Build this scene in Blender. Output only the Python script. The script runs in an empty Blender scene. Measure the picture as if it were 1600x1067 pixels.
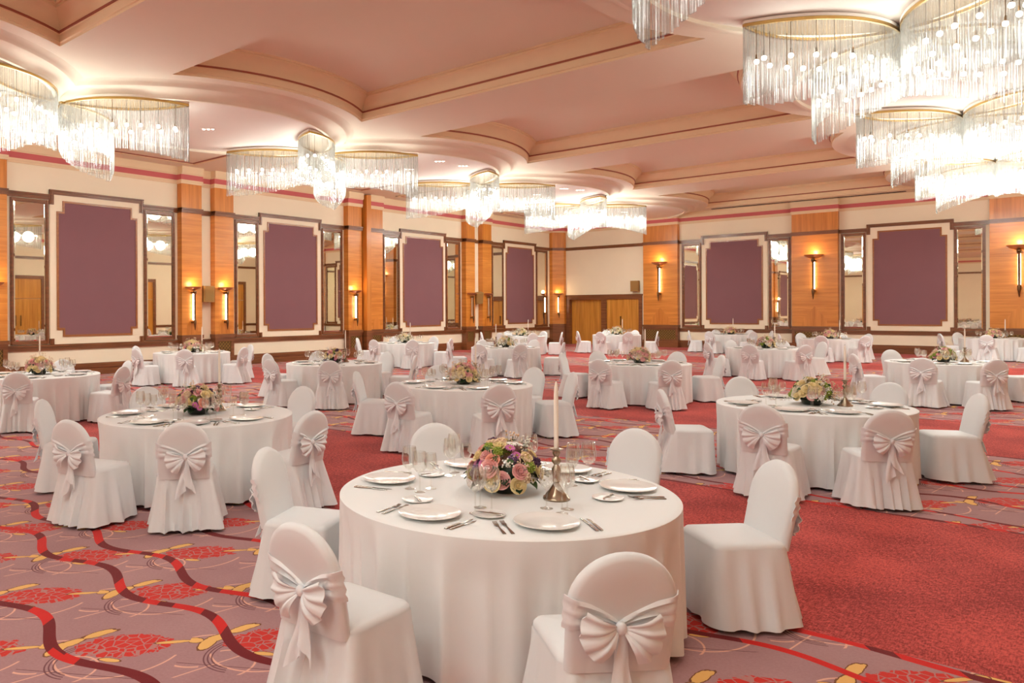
import bpy, bmesh, math, random
from math import sin, cos, pi, sqrt, radians, floor
from mathutils import Vector, Matrix

S = bpy.context.scene
COL = S.collection
rnd = random.Random(7)

# ------------------------------------------------------------------ room numbers
XL, XR = -20.97, 3.30          # left wall, right wall
YF, YB = 35.80, -14.95          # far wall, wall behind the camera
ZC = 6.29                      # soffit of the ceiling
BAYS = [10.43 + 7.25 * k for k in range(-3, 4)]       # bay centres along the left wall
AX_L, AX_R = -15.40, -2.20     # axes of the two rows of lens-shaped ceiling panels
F_PX, CX, CY, YAW, ROLL = 1196.16, 594.54, 484.70, 0.7553, 0.0044
CAM_R = Vector((cos(YAW), sin(YAW), 0)); CAM_F = Vector((-sin(YAW), cos(YAW), 0))

# ------------------------------------------------------------------ helpers: meshes
class MB:
    def __init__(self):
        self.v = []; self.f = []; self.m = []
    def add(self, vs, fs, mi=0, X=None):
        o = len(self.v)
        self.v += [tuple(X @ Vector(p)) for p in vs] if X is not None else [tuple(p) for p in vs]
        self.f += [tuple(o + i for i in f) for f in fs]
        self.m += [mi] * len(fs)
        return self
    def box(self, a, b, mi=0, X=None):
        (x0, y0, z0), (x1, y1, z1) = a, b
        vs = [(x0,y0,z0),(x1,y0,z0),(x1,y1,z0),(x0,y1,z0),(x0,y0,z1),(x1,y0,z1),(x1,y1,z1),(x0,y1,z1)]
        return self.add(vs, [(0,3,2,1),(4,5,6,7),(0,1,5,4),(1,2,6,5),(2,3,7,6),(3,0,4,7)], mi, X)
    def wbox(self, W, s0, s1, z0, z1, n0, n1, mi=0):
        vs = [W(s, z, n) for n in (n0, n1) for z in (z0, z1) for s in (s0, s1)]
        return self.add(vs, [(0,1,3,2),(4,6,7,5),(0,4,5,1),(2,3,7,6),(0,2,6,4),(1,5,7,3)], mi)
    def loft(self, rings, mi=0, closed=True, caps=(False, False), X=None):
        n = len(rings[0]); vs = [p for r in rings for p in r]; fs = []
        for k in range(len(rings) - 1):
            for i in range(n if closed else n - 1):
                j = (i + 1) % n
                fs.append((k*n+i, k*n+j, (k+1)*n+j, (k+1)*n+i))
        if caps[0]: fs.append(tuple(reversed(range(n))))
        if caps[1]: fs.append(tuple((len(rings)-1)*n + i for i in range(n)))
        return self.add(vs, fs, mi, X)
    def lathe(self, prof, n=24, mi=0, X=None, a0=0, a1=2*pi):
        full = abs(a1 - a0 - 2*pi) < 1e-6
        m = n if full else n + 1
        rings = [[(r*cos(a0+(a1-a0)*i/n), r*sin(a0+(a1-a0)*i/n), z) for i in range(m)] for r, z in prof]
        return self.loft(rings, mi, full, (False, False), X)
    def cyl(self, p, r0, r1, h, n=12, mi=0, X=None):
        x, y, z = p
        rings = [[(x+r*cos(2*pi*i/n), y+r*sin(2*pi*i/n), zz) for i in range(n)] for r, zz in ((r0, z), (r1, z+h))]
        return self.loft(rings, mi, True, (True, True), X)
    def sheet(self, g, t=0.004, mi=0, X=None):
        """closed thin shell from a grid g[i][j] of points"""
        R, Cn = len(g), len(g[0]); P = [[Vector(p) for p in r] for r in g]; N = []
        for i in range(R):
            row = []
            for j in range(Cn):
                a = P[min(i+1, R-1)][j] - P[max(i-1, 0)][j]; b = P[i][min(j+1, Cn-1)] - P[i][max(j-1, 0)]
                c = a.cross(b); row.append(c.normalized() if c.length > 1e-12 else Vector((0,0,1)))
            N.append(row)
        vs = [P[i][j] + N[i][j]*t*.5 for i in range(R) for j in range(Cn)] + [P[i][j] - N[i][j]*t*.5 for i in range(R) for j in range(Cn)]
        K = R*Cn; fs = []; q = lambda i, j: i*Cn + j
        for i in range(R-1):
            for j in range(Cn-1):
                fs.append((q(i,j), q(i,j+1), q(i+1,j+1), q(i+1,j))); fs.append((K+q(i,j), K+q(i+1,j), K+q(i+1,j+1), K+q(i,j+1)))
        for j in range(Cn-1):
            fs.append((q(0,j), K+q(0,j), K+q(0,j+1), q(0,j+1))); fs.append((q(R-1,j), q(R-1,j+1), K+q(R-1,j+1), K+q(R-1,j)))
        for i in range(R-1):
            fs.append((q(i,0), q(i+1,0), K+q(i+1,0), K+q(i,0))); fs.append((q(i,Cn-1), K+q(i,Cn-1), K+q(i+1,Cn-1), q(i+1,Cn-1)))
        return self.add(vs, fs, mi, X)
    def blob(self, c, r, sub=1, mi=0, sq=(1,1,1), X=None):
        bm = bmesh.new(); bmesh.ops.create_icosphere(bm, subdivisions=sub, radius=1.0)
        vs = [(c[0]+v.co.x*r*sq[0], c[1]+v.co.y*r*sq[1], c[2]+v.co.z*r*sq[2]) for v in bm.verts]
        fs = [tuple(v.index for v in f.verts) for f in bm.faces]; bm.free()
        return self.add(vs, fs, mi, X)
    def mesh(self, name, mats, smooth=40):
        me = bpy.data.meshes.new(name)
        me.from_pydata(self.v, [], self.f)
        for m in (mats if isinstance(mats, (list, tuple)) else [mats]): me.materials.append(m)
        me.polygons.foreach_set('material_index', self.m)
        bm = bmesh.new(); bm.from_mesh(me)
        bmesh.ops.remove_doubles(bm, verts=bm.verts, dist=1e-6)
        bmesh.ops.recalc_face_normals(bm, faces=bm.faces); bm.to_mesh(me); bm.free()
        if smooth:
            me.polygons.foreach_set('use_smooth', [True]*len(me.polygons))
            me.set_sharp_from_angle(angle=radians(smooth))
        me.update()
        return me
    def build(self, name, mats, parent=None, smooth=40, world=False, kind=None):
        if parent is not None and world:
            o = parent.location; self.v = [(x-o.x, y-o.y, z-o.z) for x, y, z in self.v]
        return link(name, self.mesh(name, mats, smooth), parent, kind)

def link(name, me, parent=None, kind=None):
    o = bpy.data.objects.new(name, me); COL.objects.link(o)
    if parent is not None: o.parent = parent
    if kind: o['kind'] = kind
    return o
def tag(o, label, cat, group=None):
    o['label'] = label; o['category'] = cat
    if group: o['group'] = group
    return o
def thing(name, label, cat, loc=(0,0,0), rz=0, group=None):
    o = bpy.data.objects.new(name, None); COL.objects.link(o); o.empty_display_size = .1
    o.location = loc; o.rotation_euler = (0, 0, rz)
    return tag(o, label, cat, group)
KIDS = {}
def kids(o):
    if o.name not in KIDS: KIDS[o.name] = list(o.children)
    return KIDS[o.name]
def dup(o, parent=None):
    c = o.copy(); COL.objects.link(c)
    if parent is not None: c.parent = parent
    for ch in kids(o): dup(ch, c)
    return c
def place(proto, used, loc, rz, label, scale=1.0):
    o = proto if not used else dup(proto)
    o.location = loc; o.rotation_euler = (0, 0, rz); o['label'] = label
    o.scale = (scale,)*3
    return o
WL = lambda s, z, n: (XL + n, s, z)
WF = lambda s, z, n: (s, YF - n, z)
WR = lambda s, z, n: (XR - n, s, z)
WB = lambda s, z, n: (s, YB + n, z)

# ------------------------------------------------------------------ helpers: materials
def lin(r, g, b):
    f = lambda c: (c/255/12.92) if c/255 <= .04045 else ((c/255+.055)/1.055)**2.4
    return (f(r), f(g), f(b), 1)
class NT:
    def __init__(self, name):
        self.mat = bpy.data.materials.new(name); self.mat.use_nodes = True
        self.t = self.mat.node_tree; self.b = self.t.nodes['Principled BSDF']; self.out = self.t.nodes['Material Output']
    def n(self, typ, **kw):
        nd = self.t.nodes.new(typ)
        for k, v in kw.items(): setattr(nd, k, v)
        return nd
    def l(self, a, b): self.t.links.new(a, b)
    def set(self, sock, v):
        if isinstance(v, E): self.l(v.s, sock)
        elif isinstance(v, bpy.types.NodeSocket): self.l(v, sock)
        else: sock.default_value = v
    def math(self, op, a, b=None, c=None):
        nd = self.n('ShaderNodeMath', operation=op)
        for i, q in enumerate((a, b, c)):
            if q is not None: self.set(nd.inputs[i], q)
        return E(self, nd.outputs[0])
    def mix(self, f, a, b, blend='MIX'):
        nd = self.n('ShaderNodeMix', data_type='RGBA', blend_type=blend)
        self.set(nd.inputs[0], f); self.set(nd.inputs[6], a); self.set(nd.inputs[7], b)
        return nd.outputs[2]
    def comb(self, x, y, z=0.0):
        nd = self.n('ShaderNodeCombineXYZ')
        for i, q in enumerate((x, y, z)): self.set(nd.inputs[i], q)
        return nd.outputs[0]
    def noise(self, vec, scale=5, detail=2, rough=.5):
        nd = self.n('ShaderNodeTexNoise'); nd.inputs['Scale'].default_value = scale
        nd.inputs['Detail'].default_value = detail; nd.inputs['Roughness'].default_value = rough
        if vec is not None: self.l(vec, nd.inputs['Vector'])
        return E(self, nd.outputs[0])
    def bump(self, h, strength=.2, dist=.01):
        nd = self.n('ShaderNodeBump'); nd.inputs['Strength'].default_value = strength; nd.inputs['Distance'].default_value = dist
        self.set(nd.inputs['Height'], h); self.l(nd.outputs[0], self.b.inputs['Normal'])
    def obj(self): return self.n('ShaderNodeTexCoord').outputs['Object']
    def pos(self): return self.n('ShaderNodeNewGeometry').outputs['Position']
    def xyz(self, v):
        nd = self.n('ShaderNodeSeparateXYZ'); self.l(v, nd.inputs[0])
        return [E(self, o) for o in nd.outputs]
    def base(self, v): self.set(self.b.inputs['Base Color'], v)
class E:
    def __init__(self, nt, s): self.nt = nt; self.s = s
    def __add__(self, o): return self.nt.math('ADD', self, o)
    __radd__ = __add__
    def __sub__(self, o): return self.nt.math('SUBTRACT', self, o)
    def __rsub__(self, o): return self.nt.math('SUBTRACT', o, self)
    def __mul__(self, o): return self.nt.math('MULTIPLY', self, o)
    __rmul__ = __mul__
    def __truediv__(self, o): return self.nt.math('DIVIDE', self, o)
    def lt(self, o): return self.nt.math('LESS_THAN', self, o)
    def gt(self, o): return self.nt.math('GREATER_THAN', self, o)
    def abs(self): return self.nt.math('ABSOLUTE', self)
    def sin(self): return self.nt.math('SINE', self)
    def fract(self): return self.nt.math('FRACT', self)
    def floor(self): return self.nt.math('FLOOR', self)
    def sqrt(self): return self.nt.math('SQRT', self)
    def max(self, o): return self.nt.math('MAXIMUM', self, o)
    def min(self, o): return self.nt.math('MINIMUM', self, o)

def simple(name, col, rough=.6, metal=0, spec=.5, var=0, vscale=6, sheen=0, bump=0, bscale=200):
    t = NT(name); t.b.inputs['Roughness'].default_value = rough; t.b.inputs['Metallic'].default_value = metal
    t.b.inputs['Specular IOR Level'].default_value = spec
    if sheen: t.b.inputs['Sheen Weight'].default_value = sheen; t.b.inputs['Sheen Roughness'].default_value = .4
    if var:
        nz = t.noise(t.obj(), vscale, 3)
        dark = tuple(c*(1-var) for c in col[:3]) + (1,)
        t.base(t.mix(nz, dark, col))
    else: t.base(col)
    if bump: t.bump(t.noise(t.obj(), bscale, 2), bump, .002)
    return t.mat

M = {}
M['wall'] = simple('cream_wall_paint', lin(250, 240, 214), .75, var=.05, vscale=1.5, bump=.05, bscale=60)
M['wall_light'] = simple('pale_panel_border_paint', lin(252, 240, 214), .7, var=.04, vscale=2)
M['ceil'] = simple('pink_ceiling_paint', lin(234, 222, 200), .85, var=.04, vscale=.8)
M['ceil_disc'] = simple('pale_ceiling_paint', lin(238, 228, 216), .8, var=.03, vscale=.8)
M['mould'] = simple('beige_moulding_paint', lin(238, 214, 176), .7, var=.06, vscale=3)
M['stripe'] = simple('rose_stripe_paint', lin(206, 104, 104), .7, var=.08, vscale=2)
M['brownline'] = simple('brown_red_line_paint', lin(160, 88, 66), .7, var=.08)
M['purple'] = simple('purple_acoustic_fabric', lin(144, 104, 110), .95, spec=.1, var=.10, vscale=1.2, sheen=.15, bump=.3, bscale=250)
M['gold'] = simple('gilt_brass', lin(196, 160, 96), .3, 1, var=.15, vscale=20)
M['bronze'] = simple('aged_bronze', lin(128, 100, 72), .35, 1, var=.2, vscale=12)
M['silver'] = simple('antique_silver', lin(178, 160, 138), .28, 1, var=.25, vscale=30)
M['steel'] = simple('polished_cutlery_steel', lin(170, 164, 156), .2, 1, var=.1, vscale=40)
M['china'] = simple('white_china', lin(238, 238, 236), .12, spec=.6, var=.02)
M['cloth'] = simple('white_table_linen', lin(236, 238, 238), .8, spec=.2, sheen=.1, var=.025, vscale=3, bump=.08, bscale=400)
M['satin'] = simple('white_satin_cover', lin(227, 230, 232), .55, spec=.3, sheen=.2, var=.03, vscale=4, bump=.04, bscale=120)
M['bow'] = simple('white_satin_sash', lin(230, 233, 236), .42, spec=.4, sheen=.15, var=.03, vscale=9)
M['wax'] = simple('ivory_candle_wax', lin(246, 236, 222), .5, spec=.4, var=.02)
M['dark'] = simple('dark_shadow_gap', lin(28, 20, 16), .8, var=.1)
M['legwood'] = simple('dark_chair_leg_wood', lin(70, 44, 28), .5, var=.2, vscale=15)
M['speaker'] = simple('tan_speaker_cabinet', lin(176, 134, 74), .7, var=.12, vscale=9)
M['speaker_grille'] = simple('tan_speaker_cloth', lin(166, 128, 72), .9, var=.15, vscale=90)
M['lattice'] = simple('gilt_lattice', lin(178, 142, 74), .4, .6, var=.15, vscale=10)
M['lattice_back'] = simple('olive_grille_cloth', lin(104, 78, 40), .9, var=.2, vscale=60)
M['leaf'] = simple('green_leaf', lin(62, 92, 42), .5, var=.35, vscale=22)
M['leaf_dark'] = simple('dark_green_leaf', lin(38, 62, 34), .5, var=.35, vscale=22)
M['rose_pink'] = simple('pink_rose_petal', lin(246, 184, 182), .6, var=.22, vscale=30, sheen=.2)
M['rose_coral'] = simple('coral_rose_petal', lin(246, 170, 146), .6, var=.22, vscale=30, sheen=.2)
M['rose_cream'] = simple('cream_rose_petal', lin(246, 226, 172), .6, var=.15, vscale=30, sheen=.2)
M['rose_white'] = simple('white_rose_petal', lin(244, 236, 214), .6, var=.12, vscale=30, sheen=.2)
M['daisy_white'] = simple('white_daisy_petal', lin(248, 244, 238), .6, var=.08, vscale=40)
M['daisy_pink'] = simple('magenta_daisy_petal', lin(206, 110, 168), .6, var=.25, vscale=40)
M['daisy_eye'] = simple('yellow_daisy_centre', lin(196, 176, 70), .7, var=.3, vscale=80)
M['viburnum'] = simple('lime_viburnum_floret', lin(168, 186, 74), .7, var=.4, vscale=50)
M['lilac'] = simple('dark_lilac_floret', lin(96, 56, 92), .7, var=.45, vscale=50)
M['lavender'] = simple('lavender_floret', lin(152, 118, 160), .7, var=.35, vscale=50)
M['blossom'] = simple('pale_peach_blossom', lin(238, 208, 176), .7, var=.2, vscale=60)
M['gyp'] = simple('white_filler_blossom', lin(242, 238, 226), .7, var=.15, vscale=60)
M['plate'] = simple('tan_mounting_plate', lin(122, 100, 72), .6, var=.1, vscale=3)
M['bowl'] = simple('dark_green_flower_bowl', lin(52, 56, 46), .3, var=.2)

def wood(name, c1, c2, rough, along_z=False, zs=9, hs=.5, coat=.2):
    t = NT(name); x, y, z = t.xyz(t.pos())
    h = x + y
    v = t.comb(h*zs, z*hs, x*.2) if along_z else t.comb(h*hs, z*zs, x*.05)
    a = t.noise(v, 1.0, 5, .6); b = t.noise(v, 3.1, 3, .5)
    k = t.n('ShaderNodeValToRGB'); k.color_ramp.elements[0].position = .32; k.color_ramp.elements[1].position = .68
    k.color_ramp.elements[0].color = c1; k.color_ramp.elements[1].color = c2
    t.set(k.inputs[0], a*.7 + b*.3)
    t.base(k.outputs[0]); t.b.inputs['Roughness'].default_value = rough
    t.b.inputs['Coat Weight'].default_value = coat; t.b.inputs['Coat Roughness'].default_value = .15
    return t.mat
M['veneer'] = wood('amber_veneer', lin(196, 114, 36), lin(232, 156, 68), .35)
M['veneer_v'] = wood('amber_veneer_upright', lin(190, 110, 34), lin(230, 152, 66), .35, True, 7, .35)
M['door'] = wood('golden_door_veneer', lin(180, 112, 30), lin(232, 168, 72), .35, True, 5, .25)
M['walnut'] = wood('dark_walnut_moulding', lin(104, 60, 30), lin(148, 92, 52), .35, False, 14, .8)
M['frame'] = wood('mid_brown_frame', lin(140, 84, 40), lin(172, 108, 56), .35, False, 14, .8)

def mirror_mat():
    t = NT('antique_mirror'); t.b.inputs['Metallic'].default_value = 1; t.b.inputs['Roughness'].default_value = .015
    nz = t.noise(t.obj(), 2.0, 2); t.base(t.mix(nz, (.80, .76, .64, 1), (.86, .82, .70, 1))); return t.mat
M['mirror'] = mirror_mat()
def thin_glass(name, lo, hi):
    t = NT(name); t.t.nodes.remove(t.b)
    tr = t.n('ShaderNodeBsdfTransparent'); gl = t.n('ShaderNodeBsdfGlossy'); gl.inputs['Roughness'].default_value = .03
    lw = t.n('ShaderNodeLayerWeight'); lw.inputs['Blend'].default_value = .35
    nz = t.noise(t.obj(), 30, 1)
    tr.inputs['Color'].default_value = (.97, .97, .96, 1); gl.inputs['Color'].default_value = (.95, .94, .92, 1)
    fac = E(t, lw.outputs['Facing'])*(hi-lo) + lo + nz*.01
    mx = t.n('ShaderNodeMixShader'); t.set(mx.inputs[0], fac); t.l(tr.outputs[0], mx.inputs[1]); t.l(gl.outputs[0], mx.inputs[2])
    t.l(mx.outputs[0], t.out.inputs[0]); return t.mat
M['glass'] = thin_glass('clear_wine_glass', .04, .55)
def rod_mat():
    t = NT('clear_glass_rod'); t.t.nodes.remove(t.b)
    tr = t.n('ShaderNodeBsdfTransparent'); tr.inputs['Color'].default_value = (.97, .97, .96, 1)
    df = t.n('ShaderNodeBsdfDiffuse'); tl = t.n('ShaderNodeBsdfTranslucent'); gl = t.n('ShaderNodeBsdfGlossy')
    nz = t.noise(t.obj(), 3, 1)
    c = t.mix(nz, (.31, .30, .28, 1), (.40, .39, .37, 1))
    for q in (df, tl): t.l(c, q.inputs['Color'])
    gl.inputs['Roughness'].default_value = .15
    def mx(f, a, b):
        m = t.n('ShaderNodeMixShader'); t.set(m.inputs[0], f); t.l(a, m.inputs[1]); t.l(b, m.inputs[2]); return m.outputs[0]
    body = mx(.55, df.outputs[0], tl.outputs[0]); body = mx(.22, body, gl.outputs[0])
    lw = t.n('ShaderNodeLayerWeight'); lw.inputs['Blend'].default_value = .4
    t.l(mx(E(t, lw.outputs['Facing'])*.30 + .20, tr.outputs[0], body), t.out.inputs[0]); return t.mat
M['rod'] = rod_mat()
def emis(name, col, st, sample=False):
    t = NT(name); t.base((.9, .88, .84, 1)); t.b.inputs['Emission Color'].default_value = col; t.b.inputs['Emission Strength'].default_value = st
    nz = t.noise(t.obj(), 5, 1); t.set(t.b.inputs['Roughness'], nz*.2 + .2)
    t.mat.cycles.emission_sampling = 'AUTO' if sample else 'NONE'
    return t.mat
M['bulb'] = emis('lit_bulb', (1, .93, .82, 1), 7)
M['tube'] = emis('lit_tube', (1, .84, .62, 1), 6, True)
M['tube_off'] = simple('unlit_tube', lin(214, 196, 168), .4, var=.03)
M['downlight'] = emis('lit_downlight', (1, .92, .8, 1), 6)
def bowlglass():
    t = NT('rose_copper_sconce_bowl'); nz = t.noise(t.obj(), 9, 2)
    t.base(t.mix(nz, lin(186, 128, 92), lin(222, 172, 134))); t.b.inputs['Roughness'].default_value = .3; t.b.inputs['Metallic'].default_value = .5
    return t.mat
M['sconce_bowl'] = bowlglass()

def carpet():
    t = NT('woven_ballroom_carpet'); P = t.pos(); X, Y, Z = t.xyz(P)
    b = ((Y - 4.75)/7.12).fract()*7.12
    q = b - 3.15
    redband = b.lt(3.15)
    # --- plain red cloth with a slub weave
    n1 = t.noise(t.comb(X*1.0, Y*1.0), 42, 4, .75); n2 = t.noise(t.comb(X*14, Y*2.2), 9, 3, .6); n3 = t.noise(t.comb(X*2.2, Y*14), 9, 3, .6); n4 = t.noise(t.comb(X, Y), 1.3, 2)
    k = (n1*.45 + n2*.3 + n3*.3 + n4*.2 - .12)
    rr = t.n('ShaderNodeValToRGB'); e = rr.color_ramp.elements
    e[0].position = .445; e[0].color = lin(132, 28, 28); e[1].position = .575; e[1].color = lin(210, 84, 76)
    t.set(rr.inputs[0], k)
    # --- mauve ground
    g = t.noise(t.comb(X*1, Y*1), 60, 3, .6)*.5 + t.noise(t.comb(X, Y), 1.7, 3)*.5
    mauve = t.mix(g, lin(146, 102, 108), lin(186, 146, 146))
    # --- half-drop motif lattice (square cell .79 m, turned 48 degrees)
    s = (X/.53 + Y/.59)*.5 + 2.073 - 1; w = (Y/.59 - X/.53)*.5 - 6.361
    u = ((s + .38).fract() - .38 - .12)*.79          # image-right axis, flower near +.1
    v = ((w + .5).fract() - .5)*.79
    # u grows away to the right, v grows away to the left-back
    def wob(sc, am): return (t.noise(P, sc, 2) - .5)*am
    du = u - .06; dv = v
    rad = ((du*du)*.72 + (dv*dv)*2.3).sqrt() + wob(20, .13)
    vor = t.n('ShaderNodeTexVoronoi', feature='DISTANCE_TO_EDGE'); vor.inputs['Scale'].default_value = 17; t.l(P, vor.inputs['Vector'])
    petal = rad.lt(.215)*E(t, vor.outputs['Distance']).gt(.055)
    petal_gap = rad.lt(.215)
    col = mauve
    def ring(cu, cv, r, wd, cond=None, wb=0):
        a = u - cu; c = v - cv; d = (a*a + c*c).sqrt()
        m = ((d - r).abs()).lt(wd)
        return m*cond if cond is not None else m
    def ell(cu, cv, ang, a, bb, jit=.02):
        ca, sa = cos(ang), sin(ang); x = (u-cu)*ca + (v-cv)*sa; y = (v-cv)*ca - (u-cu)*sa
        d = ((x/a)*(x/a) + (y/bb)*(y/bb)).sqrt() + wob(40, .5)*.6
        return d
    arcs = ring(-.30, -.10, .19, .007, u.lt(-.27)).max(ring(.06, -.05, .32, .006, v.lt(-.14))).max(ring(-.15, -.27, .16, .006, u.gt(-.2)))
    dl = ((v - u*.75 + .12).abs()).lt(.006)*u.lt(.02)*u.gt(-.40)
    arcs = arcs.max(dl)
    col = t.mix(arcs, col, lin(224, 170, 150))
    darks = ring(-.06, -.16, .17, .004, u.lt(-.12)).max(ring(-.06, -.16, .19, .004, u.lt(-.12))).max(ring(-.06, -.16, .21, .004, u.lt(-.12)))
    darks = darks.max(((v + u*.25 + .33).abs()).lt(.003))
    col = t.mix(darks*.8, col, lin(96, 40, 50))
    col = t.mix(petal_gap*.5, col, lin(190, 120, 110))
    col = t.mix(petal, col, lin(202, 44, 36))
    y1 = ell(-.25, .055, .80, .085, .042).min(ell(-.14, .165, .72, .095, .040)); y2 = ell(-.29, -.01, 1.35, .10, .045); y3 = ell(-.37, .03, -.3, .055, .035); y4 = ell(.31, .02, .08, .11, .020); y5 = ell(.04, -.17, -.3, .07, .022); y6 = ell(-.13, .17, .5, .10, .028)
    yy = y1.min(y2).min(y3).min(y4).min(y5).min(y6)
    col = t.mix(yy.lt(1.0), col, lin(120, 72, 44)); col = t.mix(yy.lt(.84), col, lin(232, 182, 106))
    # --- wavy two-tone bands
    mask = None
    for i, (ti, am, ph, wd) in enumerate([(.02,.02,0,.035),(.32,.05,1.0,.028),(1.07,.085,.4,.036),(1.74,.085,2.9,.036),(2.13,.085,2.2,.036),(2.87,.085,.6,.036),(3.55,.06,1.7,.03),(3.93,.02,.5,.035)]):
        m = ((q - ((X*5.2 + ph).sin()*am) - ti).abs()).lt(wd)
        mask = m if mask is None else mask.max(m)
    wn = t.n('ShaderNodeTexWhiteNoise', noise_dimensions='2D'); t.l(t.comb(((X*.8 + Y*.6)*9.5).floor(), (q*2).floor()), wn.inputs['Vector'])
    bandc = t.mix(E(t, wn.outputs['Value']).gt(.68), lin(112, 14, 22), lin(206, 26, 20))
    col = t.mix(mask, col, bandc)
    col = t.mix(redband, col, rr.outputs[0])
    t.base(col); t.b.inputs['Roughness'].default_value = .95; t.b.inputs['Specular IOR Level'].default_value = .08
    t.b.inputs['Sheen Weight'].default_value = .12
    t.bump(t.noise(P, 260, 2), .35, .004)
    return t.mat
M['carpet'] = carpet()

# ------------------------------------------------------------------ floor and walls
fl = MB(); fl.box((XL-.3, YB-.3, -.15), (XR+.3, YF+.3, 0))
o = fl.build('floor', M['carpet'], kind='structure', smooth=0); o['label'] = 'patterned red and mauve ballroom carpet'
def wall(name, W, s0, s1, holes=()):
    w = MB()
    cur = s0
    for a, b_, h in sorted(holes):
        w.wbox(W, cur, a, 0, 6.9, -.25, 0); w.wbox(W, a, b_, h, 6.9, -.25, 0); cur = b_
    w.wbox(W, cur, s1, 0, 6.9, -.25, 0)
    return w.build(name, M['wall'], kind='structure', smooth=0)
wall('wall_left', WL, YB-.25, YF+.25)
D0, D1, DH = -20.28, -16.28, 2.50
wall('wall_far', WF, XL, XR, [(D0, D1, DH)])
wall('wall_right', WR, YB-.25, YF+.25)
wall('wall_behind', WB, XL, XR)

# pilaster extents on each wall
PIL_L = [(-1.46, -.74), (-.24, .48), (5.80, 6.50), (7.10, 7.85), (13.04, 13.77), (14.26, 14.99), (20.24, 20.97), (21.42, 22.15), (27.60, 28.28), (28.87, 29.58)]
PIL_F = [(-16.07, -14.41), (-9.54, -7.82), (-2.96, -1.28)]
PD = .25
TR = [0]
def trim(name_kind, mb, mats, label):
    TR[0] += 1
    o = mb.build('trim_%d' % TR[0], mats, kind='structure', smooth=0); o['label'] = label; return o
def runs(s0, s1, pils):
    """intervals along a wall with their extra depth"""
    out = []; cur = s0
    for a, b_ in sorted(pils):
        if a > cur: out.append((cur, a, 0))
        out.append((max(a, cur), b_, PD)); cur = b_
    if cur < s1: out.append((cur, s1, 0))
    return out
CORN = .62      # corner pier leg length
def cornice(W, s0, s1, pils, label):
    mb = MB()
    for a, b_, d in runs(s0, s1, pils):
        e = .03 if d else 0
        a -= e; b_ += e
        mb.wbox(W, a, b_, 5.76, 5.82, 0, d+.03, 0)
        mb.wbox(W, a, b_, 5.82, 5.88, 0, d+.05, 0)
        mb.wbox(W, a, b_, 5.88, 6.04, 0, d+.045, 1)
        mb.wbox(W, a, b_, 6.04, 6.07, 0, d+.07, 0)
        mb.wbox(W, a, b_, 6.07, ZC, 0, d+.10, 0)
    trim('cornice', mb, [M['mould'], M['stripe']], label)
cornice(WL, YB, YF, PIL_L, 'cream cornice with a rose stripe along the left wall')
cornice(WF, XL, XR, PIL_F, 'cream cornice with a rose stripe along the far wall')
cornice(WR, YB, YF, [], 'cream cornice with a rose stripe along the right wall')
cornice(WB, XL, XR, [], 'cream cornice with a rose stripe behind the camera')
def hband(W, s0, s1, pils, z0, z1, n, label, skip=(), nm='trim'):
    mb = MB()
    for a, b_, d in runs(s0, s1, pils):
        segs = [(a, b_)]
        if not d:
            for p, q in skip:
                ns = []
                for x, y in segs:
                    if q <= x or p >= y: ns.append((x, y)); continue
                    if p > x: ns.append((x, p))
                    if q < y: ns.append((q, y))
                segs = ns
        for x, y in segs:
            if d: x -= .02; y += .02
            h = z1 - z0
            mb.wbox(W, x, y, z0, z1, 0, d+n*.6); mb.wbox(W, x, y, z0+h*.28, z0+h*.5, 0, d+n*.8); mb.wbox(W, x, y, z0+h*.62, z1-h*.04, 0, d+n)
    if nm == 'trim': trim('band', mb, [M['walnut']], label)
    else:
        o = mb.build(nm, [M['walnut']], kind='structure', smooth=0); o['label'] = label

# wall panel layout: (a,b) panel extents, mirrors either side
PAN_L = [(-5.5, -2.7), (1.80, 4.58), (9.06, 11.84), (16.21, 19.04), (23.42, 26.41), (30.90, 33.76)]
MIR_L = [(-6.4, -5.66), (-2.56, -1.75), (.80, 1.68), (4.70, 5.56), (8.09, 8.93), (11.97, 12.84), (15.28, 16.08), (19.17, 20.05), (22.49, 23.30), (26.52, 27.37), (29.99, 30.78), (33.90, 34.79)]
PAN_F = [(-13.37, -10.57), (-6.83, -4.05)]
MIR_F = [(-14.20, -13.49), (-10.43, -9.74), (-7.66, -6.98), (-3.94, -3.18)]
hband(WL, YB, YF, PIL_L, 4.86, 5.01, .07, 'dark walnut picture rail along the left wall', PAN_L)
hband(WF, XL, XR, PIL_F, 4.86, 5.01, .07, 'dark walnut picture rail along the far wall', PAN_F)
hband(WR, YB, YF, [], 4.86, 5.01, .07, 'dark walnut picture rail along the right wall')
hband(WB, XL, XR, [], 4.86, 5.01, .07, 'dark walnut picture rail behind the camera')
def lowruns(W, s0, s1, pils, skip, tagname):
    hband(W, s0, s1, pils, .744, .90, .06, 'dark walnut dado rail along the %s wall' % tagname, skip)
hband(WL, YB, YF, [], .744, .90, .07, 'dark walnut dado rail along the left wall')
hband(WF, D1+.1, XR, [], .744, .90, .07, 'dark walnut dado rail along the far wall')
hband(WR, YB, YF, [], .744, .90, .07, 'dark walnut dado rail along the right wall', [(c-1.5, c+1.5) for c in BAYS])
hband(WL, YB, YF, [], 0, .337, .06, 'dark walnut skirting along the left wall', nm='baseboard_left')
hband(WF, D1+.1, XR, [], 0, .337, .06, 'dark walnut skirting along the far wall', nm='baseboard_far')
hband(WR, YB, YF, [], 0, .337, .06, 'dark walnut skirting along the right wall', [(c-1.5, c+1.5) for c in BAYS], nm='baseboard_right')
hband(WB, XL, XR, [], 0, .337, .06, 'dark walnut skirting behind the camera', nm='baseboard_behind')

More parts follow.
